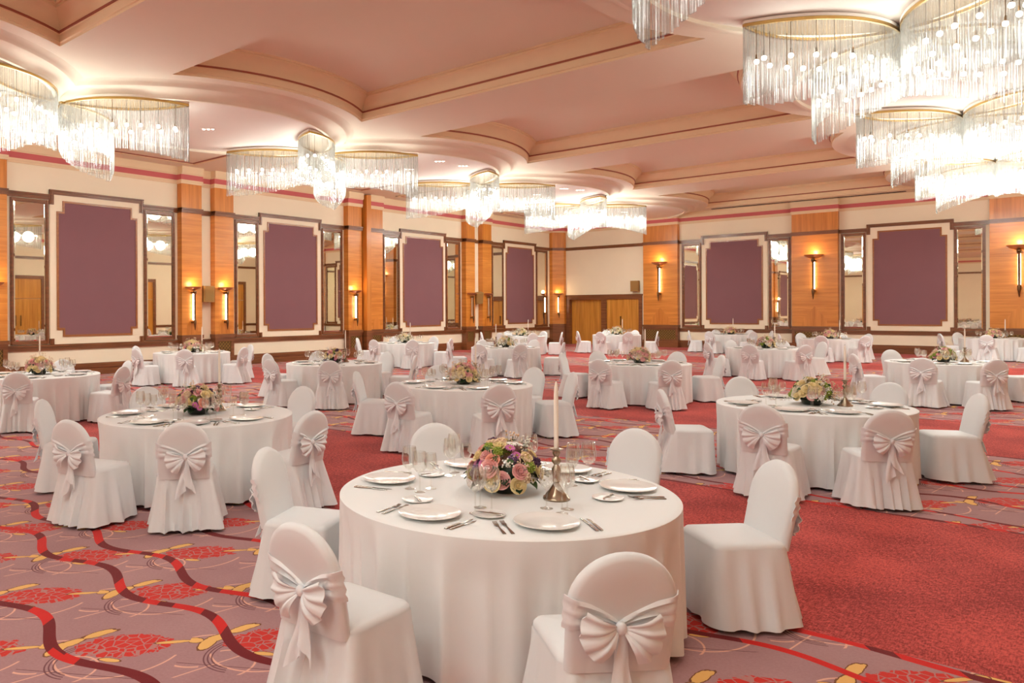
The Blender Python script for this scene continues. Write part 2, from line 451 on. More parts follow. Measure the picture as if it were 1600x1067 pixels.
ORD = ['first', 'second', 'third', 'fourth', 'fifth', 'sixth', 'seventh', 'eighth', 'ninth', 'tenth']
def stepped(a, b_, z0, z1, nw, nt, nb):
    return [(a+nw, z0), (b_-nw, z0), (b_-nw, z0+nb), (b_, z0+nb), (b_, z1-nt), (b_-nw, z1-nt), (b_-nw, z1), (a+nw, z1), (a+nw, z1-nt), (a, z1-nt), (a, z0+nb), (a+nw, z0+nb)]
def panel(W, a, b_, label, grp):
    t = thing('fabric_panel', label, 'wall panel', W((a+b_)/2, .75, 0), 0, grp)
    mb = MB()
    for z0, z1, n in ((5.02, 5.15, .05), (5.05, 5.08, .07), (5.11, 5.145, .085)): mb.wbox(W, a-.02, b_+.02, z0, z1, .004, n)
    for s0, s1 in ((a-.02, a+.10), (b_-.10, b_+.02)):
        mb.wbox(W, s0, s1, 4.74, 5.15, .004, .055); mb.wbox(W, s0+.04, s1-.04, 4.75, 5.14, .004, .08)
        ft = MB(); ft.wbox(W, s0, s1, .90, 1.06, .004, .055); ft.wbox(W, s0+.04, s1-.04, .90, 1.05, .004, .08); ft.build('foot_block', [M['walnut']], t, 0, True)
    mb.build('head_moulding', [M['walnut']], t, 0, True)
    bd = MB(); bd.wbox(W, a+.0, b_-.0, .905, 5.02, .004, .02); bd.build('border', [M['wall_light']], t, 0, True)
    ins, fw = .18, .055
    A, B = a+ins, b_-ins
    inner = stepped(A+fw, B-fw, 1.16, 4.81, .17, .30, .19); outer = stepped(A, B, 1.16-fw, 4.81+fw, .17, .30, .19)
    fr = MB(); rings = [[W(s, z, n) for s, z in pts] for pts, n in ((outer, .02), (outer, .05), (inner, .05), (inner, .02))]
    fr.loft(rings); fr.build('frame', [M['frame']], t, 0, True)
    fb = MB(); n = len(inner)
    fb.add([W(s, z, .034) for s, z in inner] + [W(s, z, .006) for s, z in inner], [tuple(range(n)), tuple(reversed(range(n, 2*n)))] + [(i, (i+1) % n, n+(i+1) % n, n+i) for i in range(n)])
    fb.build('fabric', [M['purple']], t, 0, True)
for i, (a, b_) in enumerate(PAN_L[2:]):
    panel(WL, a, b_, '%s purple fabric wall panel from the left edge, on the left wall' % ORD[i], 'purple panels on the left wall')
panel(WL, *PAN_L[0], 'purple fabric wall panel behind the camera, farther one', 'purple panels on the left wall')
panel(WL, *PAN_L[1], 'purple fabric wall panel just outside the left edge of the view', 'purple panels on the left wall')
panel(WF, *PAN_F[0], 'purple fabric wall panel on the far wall, nearer the wooden doors', 'purple panels on the far wall')
panel(WF, *PAN_F[1], 'rightmost purple fabric wall panel, on the far wall', 'purple panels on the far wall')

def wmirror(W, a, b_, label, grp):
    t = thing('mirror', label, 'mirror', W((a+b_)/2, .9, 0), 0, grp)
    fr = MB(); z0, z1, w = 1.01, 4.75, .09
    for q in ((a-w, a, z0-w, z1+w), (b_, b_+w, z0-w, z1+w), (a, b_, z0-w, z0), (a, b_, z1, z1+w)):
        fr.wbox(W, *q, .004, .05)
    for q in ((a-w*.7, a-w*.3, z0-w, z1+w), (b_+w*.3, b_+w*.7, z0-w, z1+w)): fr.wbox(W, *q, .004, .07)
    fr.build('frame', [M['walnut']], t, 0, True)
    g = MB(); bv = .035
    rings = [[W(*p) for p in ((A, Z0, n), (B, Z0, n), (B, Z1, n), (A, Z1, n))] for A, B, Z0, Z1, n in
             ((a, b_, z0, z1, .006), (a, b_, z0, z1, .028), (a+bv, b_-bv, z0+bv, z1-bv, .036))]
    g.loft(rings, caps=(True, True)); g.build('mirror_glass', [M['mirror']], t, 0, True)
names = ['first', 'second', 'third', 'fourth']
for i, (a, b_) in enumerate(MIR_L):
    if i < 4: lb = 'tall narrow mirror %s the purple panel %s' % (('left of' if i % 2 == 0 else 'right of'), ('behind the camera' if i < 2 else 'outside the left edge'))
    else: lb = 'tall narrow mirror %s the %s purple panel on the left wall' % (('left of' if i % 2 == 0 else 'right of'), names[(i-4)//2])
    wmirror(WL, a, b_, lb, 'tall narrow mirrors')
for i, (a, b_) in enumerate(MIR_F):
    wmirror(WF, a, b_, 'tall narrow mirror %s the %s purple panel on the far wall' % (('left of' if i % 2 == 0 else 'right of'), ('left' if i < 2 else 'right')), 'tall narrow mirrors')

def lattice_mb(W, a, b_, z0, z1, n):
    lt = MB(); step = .12; h = z1-z0; w = .008
    k = -int(h/step)-1
    s = a - h
    while s < b_:
        for sg in (1, -1):
            p0 = (s, z0) if sg > 0 else (s, z1); p1 = (s+h, z1) if sg > 0 else (s+h, z0)
            (x0, y0), (x1, y1) = p0, p1
            if x0 < a: f = (a-x0)/(x1-x0); x0, y0 = a, y0+(y1-y0)*f
            if x1 > b_: f = (b_-x0)/(x1-x0); x1, y1 = b_, y0+(y1-y0)*f
            if x1 - x0 > .03:
                lt.add([W(x0-w, y0, n), W(x0+w, y0, n), W(x1+w, y1, n), W(x1-w, y1, n), W(x0-w, y0, n+.008), W(x0+w, y0, n+.008), W(x1+w, y1, n+.008), W(x1-w, y1, n+.008)],
                       [(0,1,2,3),(4,7,6,5),(0,4,5,1),(3,2,6,7),(0,3,7,4),(1,5,6,2)])
        s += step
    return lt
def pilaster(W, a, b_, label, grp, wide=False):
    t = thing('pilaster', label, 'pilaster', W((a+b_)/2, .006, PD/2), 0, grp)
    p = MB(); p.wbox(W, a, b_, 1.05, 4.86, .006, PD, 0); p.wbox(W, a, b_, 5.01, 5.78, .006, PD, 1)
    p.wbox(W, a+.01, b_-.01, 4.86, 5.01, .006, PD-.01, 1)
    p.build('veneer_shaft', [M['veneer'], M['veneer_v']], t, 0, True)
    c = (a+b_)/2; hw = (b_-a)*.5
    iv = MB(); n0, n1 = PD-.002, PD+.006
    tri = [(c-hw*.55, 1.06), (c+hw*.55, 1.06), (c+hw*.50, 1.36), (c, 1.36+hw*.62), (c-hw*.50, 1.36)]
    iv.add([W(s, z, n1) for s, z in tri] + [W(s, z, n0) for s, z in tri], [tuple(range(5)), tuple(range(9, 4, -1))] + [(i, (i+1) % 5, 5+(i+1) % 5, 5+i) for i in range(5)])
    iv.build('veneer_inlay', [M['veneer_v']], t, 0, True)
    d = MB(); d.wbox(W, a-.03, b_+.03, .95, 1.05, .006, PD+.05); d.wbox(W, a-.01, b_+.01, .90, .95, .006, PD+.03)
    d.wbox(W, a-.03, b_+.03, 0, .26, .006, PD+.05); d.wbox(W, a-.02, b_+.02, .26, .32, .006, PD+.03)
    d.wbox(W, a, b_, 0, 1.0, .006, PD-.02)
    m = .1 if wide else .12
    d.wbox(W, a, a+m, .3, .92, PD-.02, PD+.01); d.wbox(W, b_-m, b_, .3, .92, PD-.02, PD+.01)
    d.wbox(W, a+m, b_-m, .82, .92, PD-.02, PD+.01); d.wbox(W, a+m, b_-m, .3, .38, PD-.02, PD+.01)
    d.build('pedestal', [M['walnut']], t, 0, True)
    g = MB(); g.wbox(W, a+m, b_-m, .38, .82, PD-.02, PD-.015); gb = g.build('grille', [M['lattice_back']], t, 0, True)
    lm = lattice_mb(W, a+m, b_-m, .38, .82, PD-.014); lm.v = [(x-t.location.x, y-t.location.y, z-t.location.z) for x, y, z in lm.v]
    link('lattice', lm.mesh('lattice', [M['lattice']], 0), gb)
PL_LAB = ['amber veneer pilaster behind the camera, farther of its pair', 'amber veneer pilaster behind the camera, nearer of its pair',
 'amber veneer pilaster just outside the left edge of the view', 'amber veneer pilaster at the left edge of the picture',
 'amber veneer pilaster left of the tan speaker between lit sconces', 'amber veneer pilaster right of the tan speaker between lit sconces',
 'amber veneer pilaster with the single lit sconce, left of the post', 'amber veneer pilaster without a sconce, right of the square post',
 'left amber veneer pilaster of the pair with unlit sconces', 'right amber veneer pilaster of the pair with unlit sconces']
for (a, b_), lb in zip(PIL_L, PL_LAB): pilaster(WL, a, b_, lb, 'amber pilasters on the left wall')
for (a, b_), lb in zip(PIL_F, ['wide amber veneer pilaster right of the wooden doors', 'wide amber veneer pilaster between the two far purple panels', 'wide amber veneer pilaster at the right edge of the picture']):
    pilaster(WF, a, b_, lb, 'wide amber pilasters on the far wall', True)
# square post between the third pair
pt = thing('square_post', 'full height square amber post between two pilasters', 'post', WL(21.19, 0, .15))
mb = MB(); mb.wbox(WL, 21.08, 21.32, 1.02, 6.24, .006, .42); mb.build('shaft', [M['veneer_v']], pt, 0, True)
mb = MB(); mb.wbox(WL, 21.04, 21.36, 0, 1.02, .006, .44); mb.wbox(WL, 21.02, 21.36, 0, .9, .006, .10); mb.build('pedestal', [M['walnut']], pt, 0, True)
for q0, q1 in ((21.01, 21.08), (21.32, 21.38)):
    mb = MB(); mb.wbox(WL, q0, q1, 1.02, 5.7, .006, .12); mb.build('side_channel', [M['walnut']], pt, 0, True)
# corner pier
cp = thing('corner_pier', 'amber veneer pier filling the far left corner', 'pier', (XL+.2, YF-.2, 0))
poly = [(XL+.006, YF-.006), (XL+.006, YF-.66), (XL+.18, YF-.66), (XL+.60, YF-.22), (XL+.60, YF-.006)]
def prism(mb, pts, z0, z1, mi=0, e=0.0):
    cxm = sum(p[0] for p in pts)/len(pts); cym = sum(p[1] for p in pts)/len(pts)
    pp = [(x+(e if x > XL+.01 else 0), y-(e if y < YF-.01 else 0)) for x, y in pts]; n = len(pp)
    mb.loft([[(x, y, z) for x, y in pp] for z in (z0, z1)], mi, True, (True, True))
mb = MB(); prism(mb, poly, 1.05, 4.86); prism(mb, poly, 5.01, 5.80, 1); prism(mb, poly, 4.86, 5.01, 1); mb.build('veneer_shaft', [M['veneer'], M['veneer_v']], cp, 0, True)
mb = MB(); prism(mb, poly, 0, 1.05, 0, .02); prism(mb, poly, .95, 1.05, 0, .05); prism(mb, poly, 0, .3, 0, .05); mb.build('pedestal', [M['walnut']], cp, 0, True)
mb = MB(); prism(mb, poly, 4.87, 5.0, 0, .05); mb.build('rail_band', [M['walnut']], cp, 0, True)
mb = MB(); prism(mb, poly, 5.80, 5.88, 0, .05); prism(mb, poly, 5.88, 6.04, 1, .045); prism(mb, poly, 6.04, 6.28, 0, .09); mb.build('cornice', [M['mould'], M['stripe']], cp, 0, True)

# ------------------------------------------------------------------ doors in the far wall
def leaf(par, s0, s1, z1, n0, handle=None, W=WF):
    mb = MB(); mb.wbox(W, s0+.004, s1-.004, .01, z1, n0-.05, n0)
    lf = mb.build('door_leaf', [M['door']], par, 0, True)
    if handle is not None:
        h = MB(); h.wbox(W, handle-.015, handle+.015, 1.0, 1.45, n0, n0+.05); h.wbox(W, handle-.02, handle+.02, 1.40, 1.45, n0-.002, n0+.05)
        h.v = [(x-par.location.x, y-par.location.y, z-par.location.z) for x, y, z in h.v]
        link('door_handle', h.mesh('door_handle', [M['bronze']], 0), lf)
dr = bpy.data.objects.new('door_1', None); COL.objects.link(dr); dr.location = (-18.2, YF, 0); dr['kind'] = 'structure'; dr['label'] = 'golden veneer double doors in a walnut frame on the far wall'
mb = MB()
mb.wbox(WF, D0-.06, D0+.12, 0, 2.52, -.25, .06); mb.wbox(WF, D1-.12, D1+.06, 0, 2.52, -.25, .06); mb.wbox(WF, D0+.12, D1-.12, 2.30, 2.52, -.25, .06)
mb.wbox(WF, D0-.08, D1+.08, 2.46, 2.54, -.02, .09); mb.wbox(WF, -18.38, -18.10, 0, 2.30, -.25, .04)
mb.build('door_frame', [M['walnut']], dr, 0, True)
leaf(dr, -18.10, -17.25, 2.30, -.03, -17.36); leaf(dr, -17.25, -16.40, 2.30, -.03)
leaf(dr, -20.16, -19.58, 2.30, -.22); leaf(dr, -19.58, -18.88, 2.30, -.22); leaf(dr, -18.88, -18.38, 2.30, -.22)
mb = MB(); mb.wbox(WF, D0, D1, 0, 2.6, -.32, -.27); mb.build('door_backing', [M['dark']], dr, 0, True)
# doors of the right wall (seen in the mirrors)
for i, c in enumerate(BAYS[1:], start=2):
    d = bpy.data.objects.new('door_%d' % i, None); COL.objects.link(d); d.location = (XR, c, 0); d['kind'] = 'structure'; d['label'] = 'tall golden double doors with square panels on the right wall'
    mb = MB(); mb.wbox(WR, c-1.5, c-1.3, 0, 3.9, 0, .09); mb.wbox(WR, c+1.3, c+1.5, 0, 3.9, 0, .09); mb.wbox(WR, c-1.3, c+1.3, 3.7, 3.9, 0, .09); mb.build('door_frame', [M['walnut']], d, 0, True)
    for s in (-1, 1):
        a, b_ = sorted((c, c+s*1.3))
        mb = MB(); mb.wbox(WR, a+.005, b_-.005, .01, 2.55, 0, .05); mb.wbox(WR, a+.005, b_-.005, 2.58, 3.7, 0, .05); lf = mb.build('door_leaf', [M['door']], d, 0, True)
        h = MB(); q = c+s*.14; h.wbox(WR, q-.02, q+.02, 1.0, 1.6, .05, .1); h.v = [(x-d.location.x, y-d.location.y, z-d.location.z) for x, y, z in h.v]; link('door_handle', h.mesh('door_handle', [M['bronze']], 0), lf)

# ------------------------------------------------------------------ ceiling: soffit, coffers, lens-shaped dropped panels
MX = (AX_L + AX_R)/2
RC, CCL = 4.85, AX_L - 1.55            # coffer end arc radius, arc centre (left)
HC = 2.55
def xl(y, c, e=0): return CCL + sqrt(max((RC+e)**2 - (y-c)**2, 0))
ceiling = MB()
edges = [YB] + [v for c in BAYS[1:] for v in (c-HC, c+HC)] + [YF]
NS = 16
for i in range(len(edges)-1):
    y0, y1 = edges[i], edges[i+1]
    if i % 2 == 0: ceiling.add([(XL, y0, ZC), (XR, y0, ZC), (XR, y1, ZC), (XL, y1, ZC)], [(0,1,2,3)])
    else:
        c = (y0+y1)/2; ys = [y0 + (y1-y0)*k/NS for k in range(NS+1)]
        ceiling.loft([[(XL, y, ZC) for y in ys], [(xl(y, c), y, ZC) for y in ys]], 0, False)
        ceiling.loft([[(2*MX-xl(y, c), y, ZC) for y in ys], [(XR, y, ZC) for y in ys]], 0, False)
ceiling.add([(XL-.3, YB-.3, 7.0), (XR+.3, YB-.3, 7.0), (XR+.3, YF+.3, 7.0), (XL-.3, YF+.3, 7.0)], [(0,3,2,1)])
ce = ceiling.build('ceiling', [M['ceil']], kind='structure', smooth=0)
def coff_ring(c, e, z):
    ys = [c-HC+e + (2*HC-2*e)*k/NS for k in range(NS+1)]
    return [(xl(y, c, e), y, z) for y in ys] + [(2*MX-xl(y, c, e), y, z) for y in reversed(ys)]
for c in BAYS[1:]:
    mb = MB()
    prof = [(0, ZC), (0, 6.33), (.03, 6.34), (.03, 6.46), (.05, 6.47)]
    mb.loft([coff_ring(c, e, z) for e, z in prof], 0)
    mb.loft([coff_ring(c, e, z) for e, z in ((.05, 6.47), (.07, 6.475), (.07, 6.505), (.05, 6.51))], 1)
    mb.loft([coff_ring(c, e, z) for e, z in ((.05, 6.51), (.06, 6.56), (.10, 6.64), (.17, 6.72), (.25, 6.76), (.25, 6.80), (.29, 6.80), (.29, 6.84))], 0)
    mb.build('coffer_moulding', [M['mould'], M['brownline']], ce, 30)
    mb = MB(); r = coff_ring(c, .28, 6.84); mb.add(r + [(x, y, 6.9) for x, y, z in r], [tuple(range(len(r))), tuple(reversed(range(len(r), 2*len(r))))]); mb.build('coffer_field', [M['ceil']], ce, 0)
def lens(c, ax, R, z, n=28):
    tip = sqrt(max(R*R - 1.55**2, 0)); a = math.asin(tip/R); pts = []
    for k in range(n+1):
        t = -a + 2*a*k/n; pts.append((ax-1.55 + R*cos(t), c + R*sin(t), z))
    for k in range(1, n):
        t = a - 2*a*k/n; pts.append((ax+1.55 - R*cos(t), c + R*sin(t), z))
    return pts
for ax in (AX_L, AX_R):
    for c in BAYS[1:]:
        mb = MB()
        prof = [(4.55, 6.292), (4.47, 6.275), (4.40, 6.24), (4.36, 6.20), (4.34, 6.195), (4.22, 6.185), (4.10, 6.16), (4.02, 6.11), (3.99, 6.055), (3.92, 6.05), (3.90, 6.06), (3.90, 6.12)]
        rings = [lens(c, ax, R, z) for R, z in prof]
        mb.loft(rings); mb.add(rings[-1], [tuple(range(len(rings[-1])))], 1)
        mb.build('dropped_panel', [M['ceil'], M['ceil_disc']], ce, 35)
# thin step lines of the shallow bays by the left wall
mb = MB()
for c in BAYS[1:]:
    x0, y0, y1 = -20.18, c-2.6, c+2.72
    for (a, b_) in (((x0, y0), (x0+.08, y1)), ((x0, y1-.08), (x0+2.6, y1)), ((x0, y0), (x0+2.6, y0+.08))):
        mb.box((a[0], a[1], ZC-.035), (b_[0], b_[1], ZC+.01), 0); 
    mb.box((x0+.08, y0+.08, ZC-.02), (x0+.14, y1-.08, ZC+.01), 1); mb.box((x0+.14, y1-.14, ZC-.02), (x0+2.6, y1-.08, ZC+.01), 1)
mb.build('step_line', [M['mould'], M['brownline']], ce, 0)

# linear air slot on the far wall
mb = MB(); mb.wbox(WF, -12.75, -5.45, 6.20, 6.262, .36, .372, 0)
mb = MB(); mb.box((-12.75, YF-.60, ZC-.012), (-5.45, YF-.42, ZC-.001), 0)
tag(mb.build('air_slot', [M['dark']], smooth=0), 'long black air slot in the ceiling edge above the far wall', 'air vent')

P_SP = 25
# downlights on the dropped panels; mid-panel ones with spots are added for light
def downlight(x, y, lab):
    t = thing('ceiling_downlight', lab, 'downlight', (x, y, 6.12), YAW, 'triple ceiling downlights')
    mb = MB(); mb.box((-.17, -.06, -.012), (.17, .06, .0)); mb.build('trim_plate', [M['ceil_disc']], t, 0)
    for k in (-1, 0, 1):
        l = MB(); l.cyl((k*.105, 0, -.02), .032, .036, .012, 12); l.build('lamp', [M['downlight']], t)
def spot(x, y, e):
    ld = bpy.data.lights.new('downlight_lamp', 'SPOT'); ld.energy = e; ld.color = (.98, 1, .95); ld.spot_size = radians(150); ld.spot_blend = 1; ld.shadow_soft_size = .12
    o = bpy.data.objects.new('downlight_lamp', ld); COL.objects.link(o); o.location = (x, y, 6.07)
for i, c in enumerate(BAYS[1:]):
    for nm, ax in (('left', AX_L), ('right', AX_R)):
        spot(ax, c, P_SP)
        downlight(ax, c, 'triple ceiling downlight in the middle of the %s %s ceiling panel from the camera' % (ORD[i], nm))
for x, y, lab in ((-13.95, 17.35, 'nearer triple downlight between the second and third left chandeliers'), (-13.90, 18.40, 'farther triple downlight between the second and third left chandeliers'),
                  (-13.95, 24.4, 'nearer triple downlight between the third and fourth left chandeliers'), (-13.70, 25.1, 'farther triple downlight between the third and fourth left chandeliers')):
    downlight(x, y, lab)

# ------------------------------------------------------------------ chandeliers
def arc3(p, q, r, n):
    """circle arc through p (start), q (middle), r (end)"""
    ax, ay = p; bx, by = q; cx, cy = r
    d = 2*(ax*(by-cy) + bx*(cy-ay) + cx*(ay-by))
    ux = ((ax*ax+ay*ay)*(by-cy) + (bx*bx+by*by)*(cy-ay) + (cx*cx+cy*cy)*(ay-by))/d
    uy = ((ax*ax+ay*ay)*(cx-bx) + (bx*bx+by*by)*(ax-cx) + (cx*cx+cy*cy)*(bx-ax))/d
    R = math.hypot(ax-ux, ay-uy); a0 = math.atan2(ay-uy, ax-ux); a1 = math.atan2(by-uy, bx-ux); a2 = math.atan2(cy-uy, cx-ux)
    def norm(a, ref):
        while a - ref > pi: a -= 2*pi
        while a - ref < -pi: a += 2*pi
        return a
    a1 = norm(a1, a0); a2 = norm(a2, a1)
    return [(ux+R*cos(a0+(a2-a0)*k/n), uy+R*sin(a0+(a2-a0)*k/n)) for k in range(n+1)]
def lerp3(a, b_, c, t):        # value through three keys at t = 0, .5, 1
    return a*(1-t)*(1-2*t) + 4*b_*t*(1-t) + c*t*(2*t-1)
RT = .045
INNER = ((.02, .05), (.36, 1.10), (1.66, 1.97)); OUTER = ((.10, .12), (1.25, .80), (1.66, 1.97))
def make_chandelier():
    t = thing('chandelier', '', 'chandelier', (0,0,0), 0, 'glass rod chandeliers')
    prng = random.Random(3)
    for sx in (1, -1):
        for sy in (-1, 1):
            cur = MB(); rail = MB()
            for kind, pts in (('in', INNER), ('out', OUTER)):
                P3 = [(sx*x, sy*y) for x, y in pts]
                path = arc3(*P3, 200); L = sum(math.dist(path[i], path[i+1]) for i in range(200)); n = int(L/RT)
                for k in range(n+1):
                    f = k/n; x, y = path[min(200, int(f*200))]
                    zb = lerp3(-1.02, -.86, -1.19, f) if kind == 'in' else lerp3(-.70, -.98, -1.19, f)
                    zb = round(zb/.035)*.035
                    a = prng.random()*pi; r = .0155
                    cur.loft([[(x+r*cos(a+2*pi*i/5), y+r*sin(a+2*pi*i/5), z) for i in range(5)] for z in (-.03, zb)], 0, True, (False, True))
                g = []
                for k in range(0, 201, 8):
                    x, y = path[k]; x0, y0 = path[max(0, k-1)]; x1, y1 = path[min(200, k+1)]
                    dx, dy = x1-x0, y1-y0; l = math.hypot(dx, dy); nx, ny = -dy/l*.02, dx/l*.02
                    g.append([(x+nx, y+ny, -.045), (x-nx, y-ny, -.045), (x-nx, y-ny, 0), (x+nx, y+ny, 0)])
                rail.loft(g, 0, True, (True, True))
                rail.loft([[(p[0], p[1], p[2]+.05) for p in r] for r in g], 1, True, (True, True))
                # lamps hanging just inside the petal
                mid = ((P3[0][0]+P3[2][0])/2, (P3[0][1]+P3[2][1])/2)
                for k in range(7):
                    x, y = path[int(200*(.10+.84*k/6))]; dx, dy = mid[0]-x, mid[1]-y; l = math.hypot(dx, dy)+1e-6
                    off = min(.13, l*.5); x += dx/l*off; y += dy/l*off
                    b = MB(); b.cyl((0, 0, 0), .005, .005, .44, 5, 1); b.cyl((0, 0, -.05), .016, .014, .07, 8, 1); b.blob((0, 0, -.085), .038, 2, 0)
                    bo = BULB.get('me')
                    if bo is None: bo = BULB['me'] = b.mesh('light_bulb', [M['bulb'], M['bronze']])
                    ob = link('light_bulb', bo, t); ob.location = (x, y, -.44)
            pin = arc3(*[(sx*x, sy*y) for x, y in INNER], 24); pout = arc3(*[(sx*x, sy*y) for x, y in OUTER], 24)
            pl = MB(); pl.loft([[(p[0], p[1], z) for p in pin] + [(p[0], p[1], z) for p in reversed(pout[:-1])] for z in (.002, .012)], 0, True, (True, True))
            pl.build('mounting_plate', [M['plate']], t, 0)
            link('rail', rail.mesh('rail', [M['gold'], M['ceil_disc']], 40), t)
            o = link('rod_curtain', cur.mesh('rod_curtain', [M['rod']], 60), t); o['kind'] = 'stuff'
    return t
BULB = {}
def light(name, typ, loc, energy, col, size, parent=None):
    ld = bpy.data.lights.new(name, typ); ld.energy = energy; ld.color = col
    if typ == 'POINT': ld.shadow_soft_size = size
    o = bpy.data.objects.new(name, ld); COL.objects.link(o); o.location = loc
    if parent: o.parent = parent
    return o
CH = make_chandelier()
P_CH = 34
jl = [14.05+7.25*k for k in (-3, -2, -1, 0, 1, 2)]  # the two rearmost per row are added behind the camera for frontal light
lab_l = ['glass rod chandelier of the left row, far behind the camera', 'glass rod chandelier of the left row, behind the camera', 'nearest glass rod chandelier of the left row, cut by the left edge', 'second glass rod chandelier from the camera in the left row', 'third glass rod chandelier from the camera in the left row', 'farthest glass rod chandelier of the left row']
lab_r = ['glass rod chandelier of the right row, far behind the camera', 'glass rod chandelier of the right row, behind the camera', 'glass rod chandelier cut by the top edge, nearest of the right row', 'large glass rod chandelier at the top right, second of the right row', 'third glass rod chandelier from the camera in the right row', 'farthest glass rod chandelier of the right row']
used = False
for ax, labs in ((AX_L+.08, lab_l), (AX_R-.02, lab_r)):
    for y, lb in zip(jl, labs):
        place(CH, used, (ax, y, 6.055), 0, lb); used = True
        k_ = 0 if y < -5 else (1 if y < 3 else (2 if y < 10 else (3 if y < 17 else (4 if y < 25 else 5))))
        dim = ((1.7, 1.6, 1.12, 1.1, 1.3, 1.8) if ax < -9 else (1.5, .95, .48, .85, 1.1, 1.8))[k_]
        for sx in (1, -1):
            for sy in (1, -1):
                for fx, fy in ((.48, .58), (.82, .98), (1.28, 1.48)):
                    light('chandelier_lamp', 'POINT', (ax+sx*fx, y+sy*fy, 5.48), P_CH*dim, (.955, 1, .95), .26)

# ------------------------------------------------------------------ wall sconces
def make_sconce(lit):
    t = thing('sconce', '', 'wall lamp', (0,0,0), 0, 'bowl and tube wall sconces')
    b = MB(); prof = [(.012, -.085), (.06, -.08), (.14, -.055), (.21, -.018), (.262, .028), (.275, .04), (.262, .04), (.20, .0), (.12, -.035), (.02, -.06)]
    b.lathe(prof, 28, 0, Matrix.Translation((0, .03, 0)), 0, pi)
    b.box((-.262, .005, -.01), (.262, .03, .035), 0); b.build('bowl', [M['sconce_bowl']], t)
    s = MB(); X = Matrix.Translation((0, .15, 0))
    s.lathe([(.0, -.085), (.05, -.09), (.055, -.12), (.035, -.14), (.045, -.165), (.03, -.19), (.024, -.2), (.024, -1.0), (.036, -1.01), (.045, -1.05), (.036, -1.09), (.042, -1.12), (.03, -1.16), (.02, -1.24), (.012, -1.30), (.0, -1.33)], 16, 0, X)
    s.build('stem', [M['bronze']], t)
    w = MB(); w.box((-.05, .0, -.17), (.05, .15, -.11)); w.box((-.04, 0, -1.1), (.04, .15, -1.04)); w.build('bracket', [M['bronze']], t)
    u = MB(); u.cyl((0, .065, -1.0), .032, .032, .82, 14); u.build('tube', [M['tube'] if lit else M['tube_off']], t)
    return t
SC1, SC0 = make_sconce(True), make_sconce(False)
R_L, R_F, R_C = -pi/2, pi, -3*pi/4
lit = [((XL+PD+.013, (7.10+7.85)/2, 2.52), R_L, 1, 'lit sconce cut by the left edge of the picture'),
       ((XL+PD+.013, 13.405, 2.52), R_L, 1, 'lit sconce left of the tan speaker on the left wall'),
       ((XL+PD+.013, 14.625, 2.52), R_L, 1, 'lit sconce right of the tan speaker on the left wall'),
       ((XL+PD+.013, 20.56, 2.52), R_L, 1, 'lit sconce beside the full height square post'),
       ((XL+.40, YF-.45, 2.60), R_C, .95, 'lit sconce on the pier in the far left corner'),
       ((-15.24, YF-PD-.015, 3.97), R_F, 1.36, 'large lit sconce on the pilaster right of the wooden doors'),
       ((-8.68, YF-PD-.015, 3.97), R_F, 1.36, 'large lit sconce between the two far purple panels'),
       ((-2.12, YF-PD-.015, 3.97), R_F, 1.36, 'large lit sconce at the right edge of the picture'),
       ((XL+PD+.013, -1.10, 2.52), R_L, 1, 'lit sconce on a pilaster behind the camera'), ]
used = False
for loc, rz, sc, lb in lit:
    o = place(SC1, used, loc, rz, lb, sc); used = True
    d = Vector((-sin(rz), cos(rz), 0))
    light('sconce_lamp', 'POINT', Vector(loc) + d*.17*sc + Vector((0, 0, .13*sc)), 8*sc*sc, (1, .66, .36), .08)
used = False
for loc, lb in (((XL+PD+.013, 27.94, 2.52), 'unlit sconce left of the tilted speaker'), ((XL+PD+.013, 29.225, 2.52), 'unlit sconce right of the tilted speaker')):
    place(SC0, used, loc, R_L, lb); used = True

# loudspeakers
def speaker(loc, rz, tilt, lab):
    t = thing('loudspeaker', lab, 'loudspeaker', loc, rz); t.rotation_euler = (tilt[0], tilt[1], rz)
    b = MB(); b.box((-.19, .06, -.26), (.19, .28, .26)); b.build('cabinet', [M['speaker']], t, 0)
    g = MB(); g.box((-.165, .28, -.235), (.165, .292, .235)); g.build('speaker_front', [M['speaker_grille']], t, 0)
    k = MB(); k.box((-.05, -.0, -.06), (.05, .06, .06)); k.build('mounting_bracket', [M['bronze']], t, 0)
speaker((XL+.02, 14.02, 2.34), R_L, (0, 0), 'tan loudspeaker between the two lit paired sconces')
speaker((XL+.10, 28.575, 2.38), R_L-.28, (-.25, .12), 'tilted tan loudspeaker between the two unlit sconces')
speaker((-16.52, YF-.01, 2.92), R_F, (0, 0), 'tan loudspeaker on the cream wall above the wooden doors')

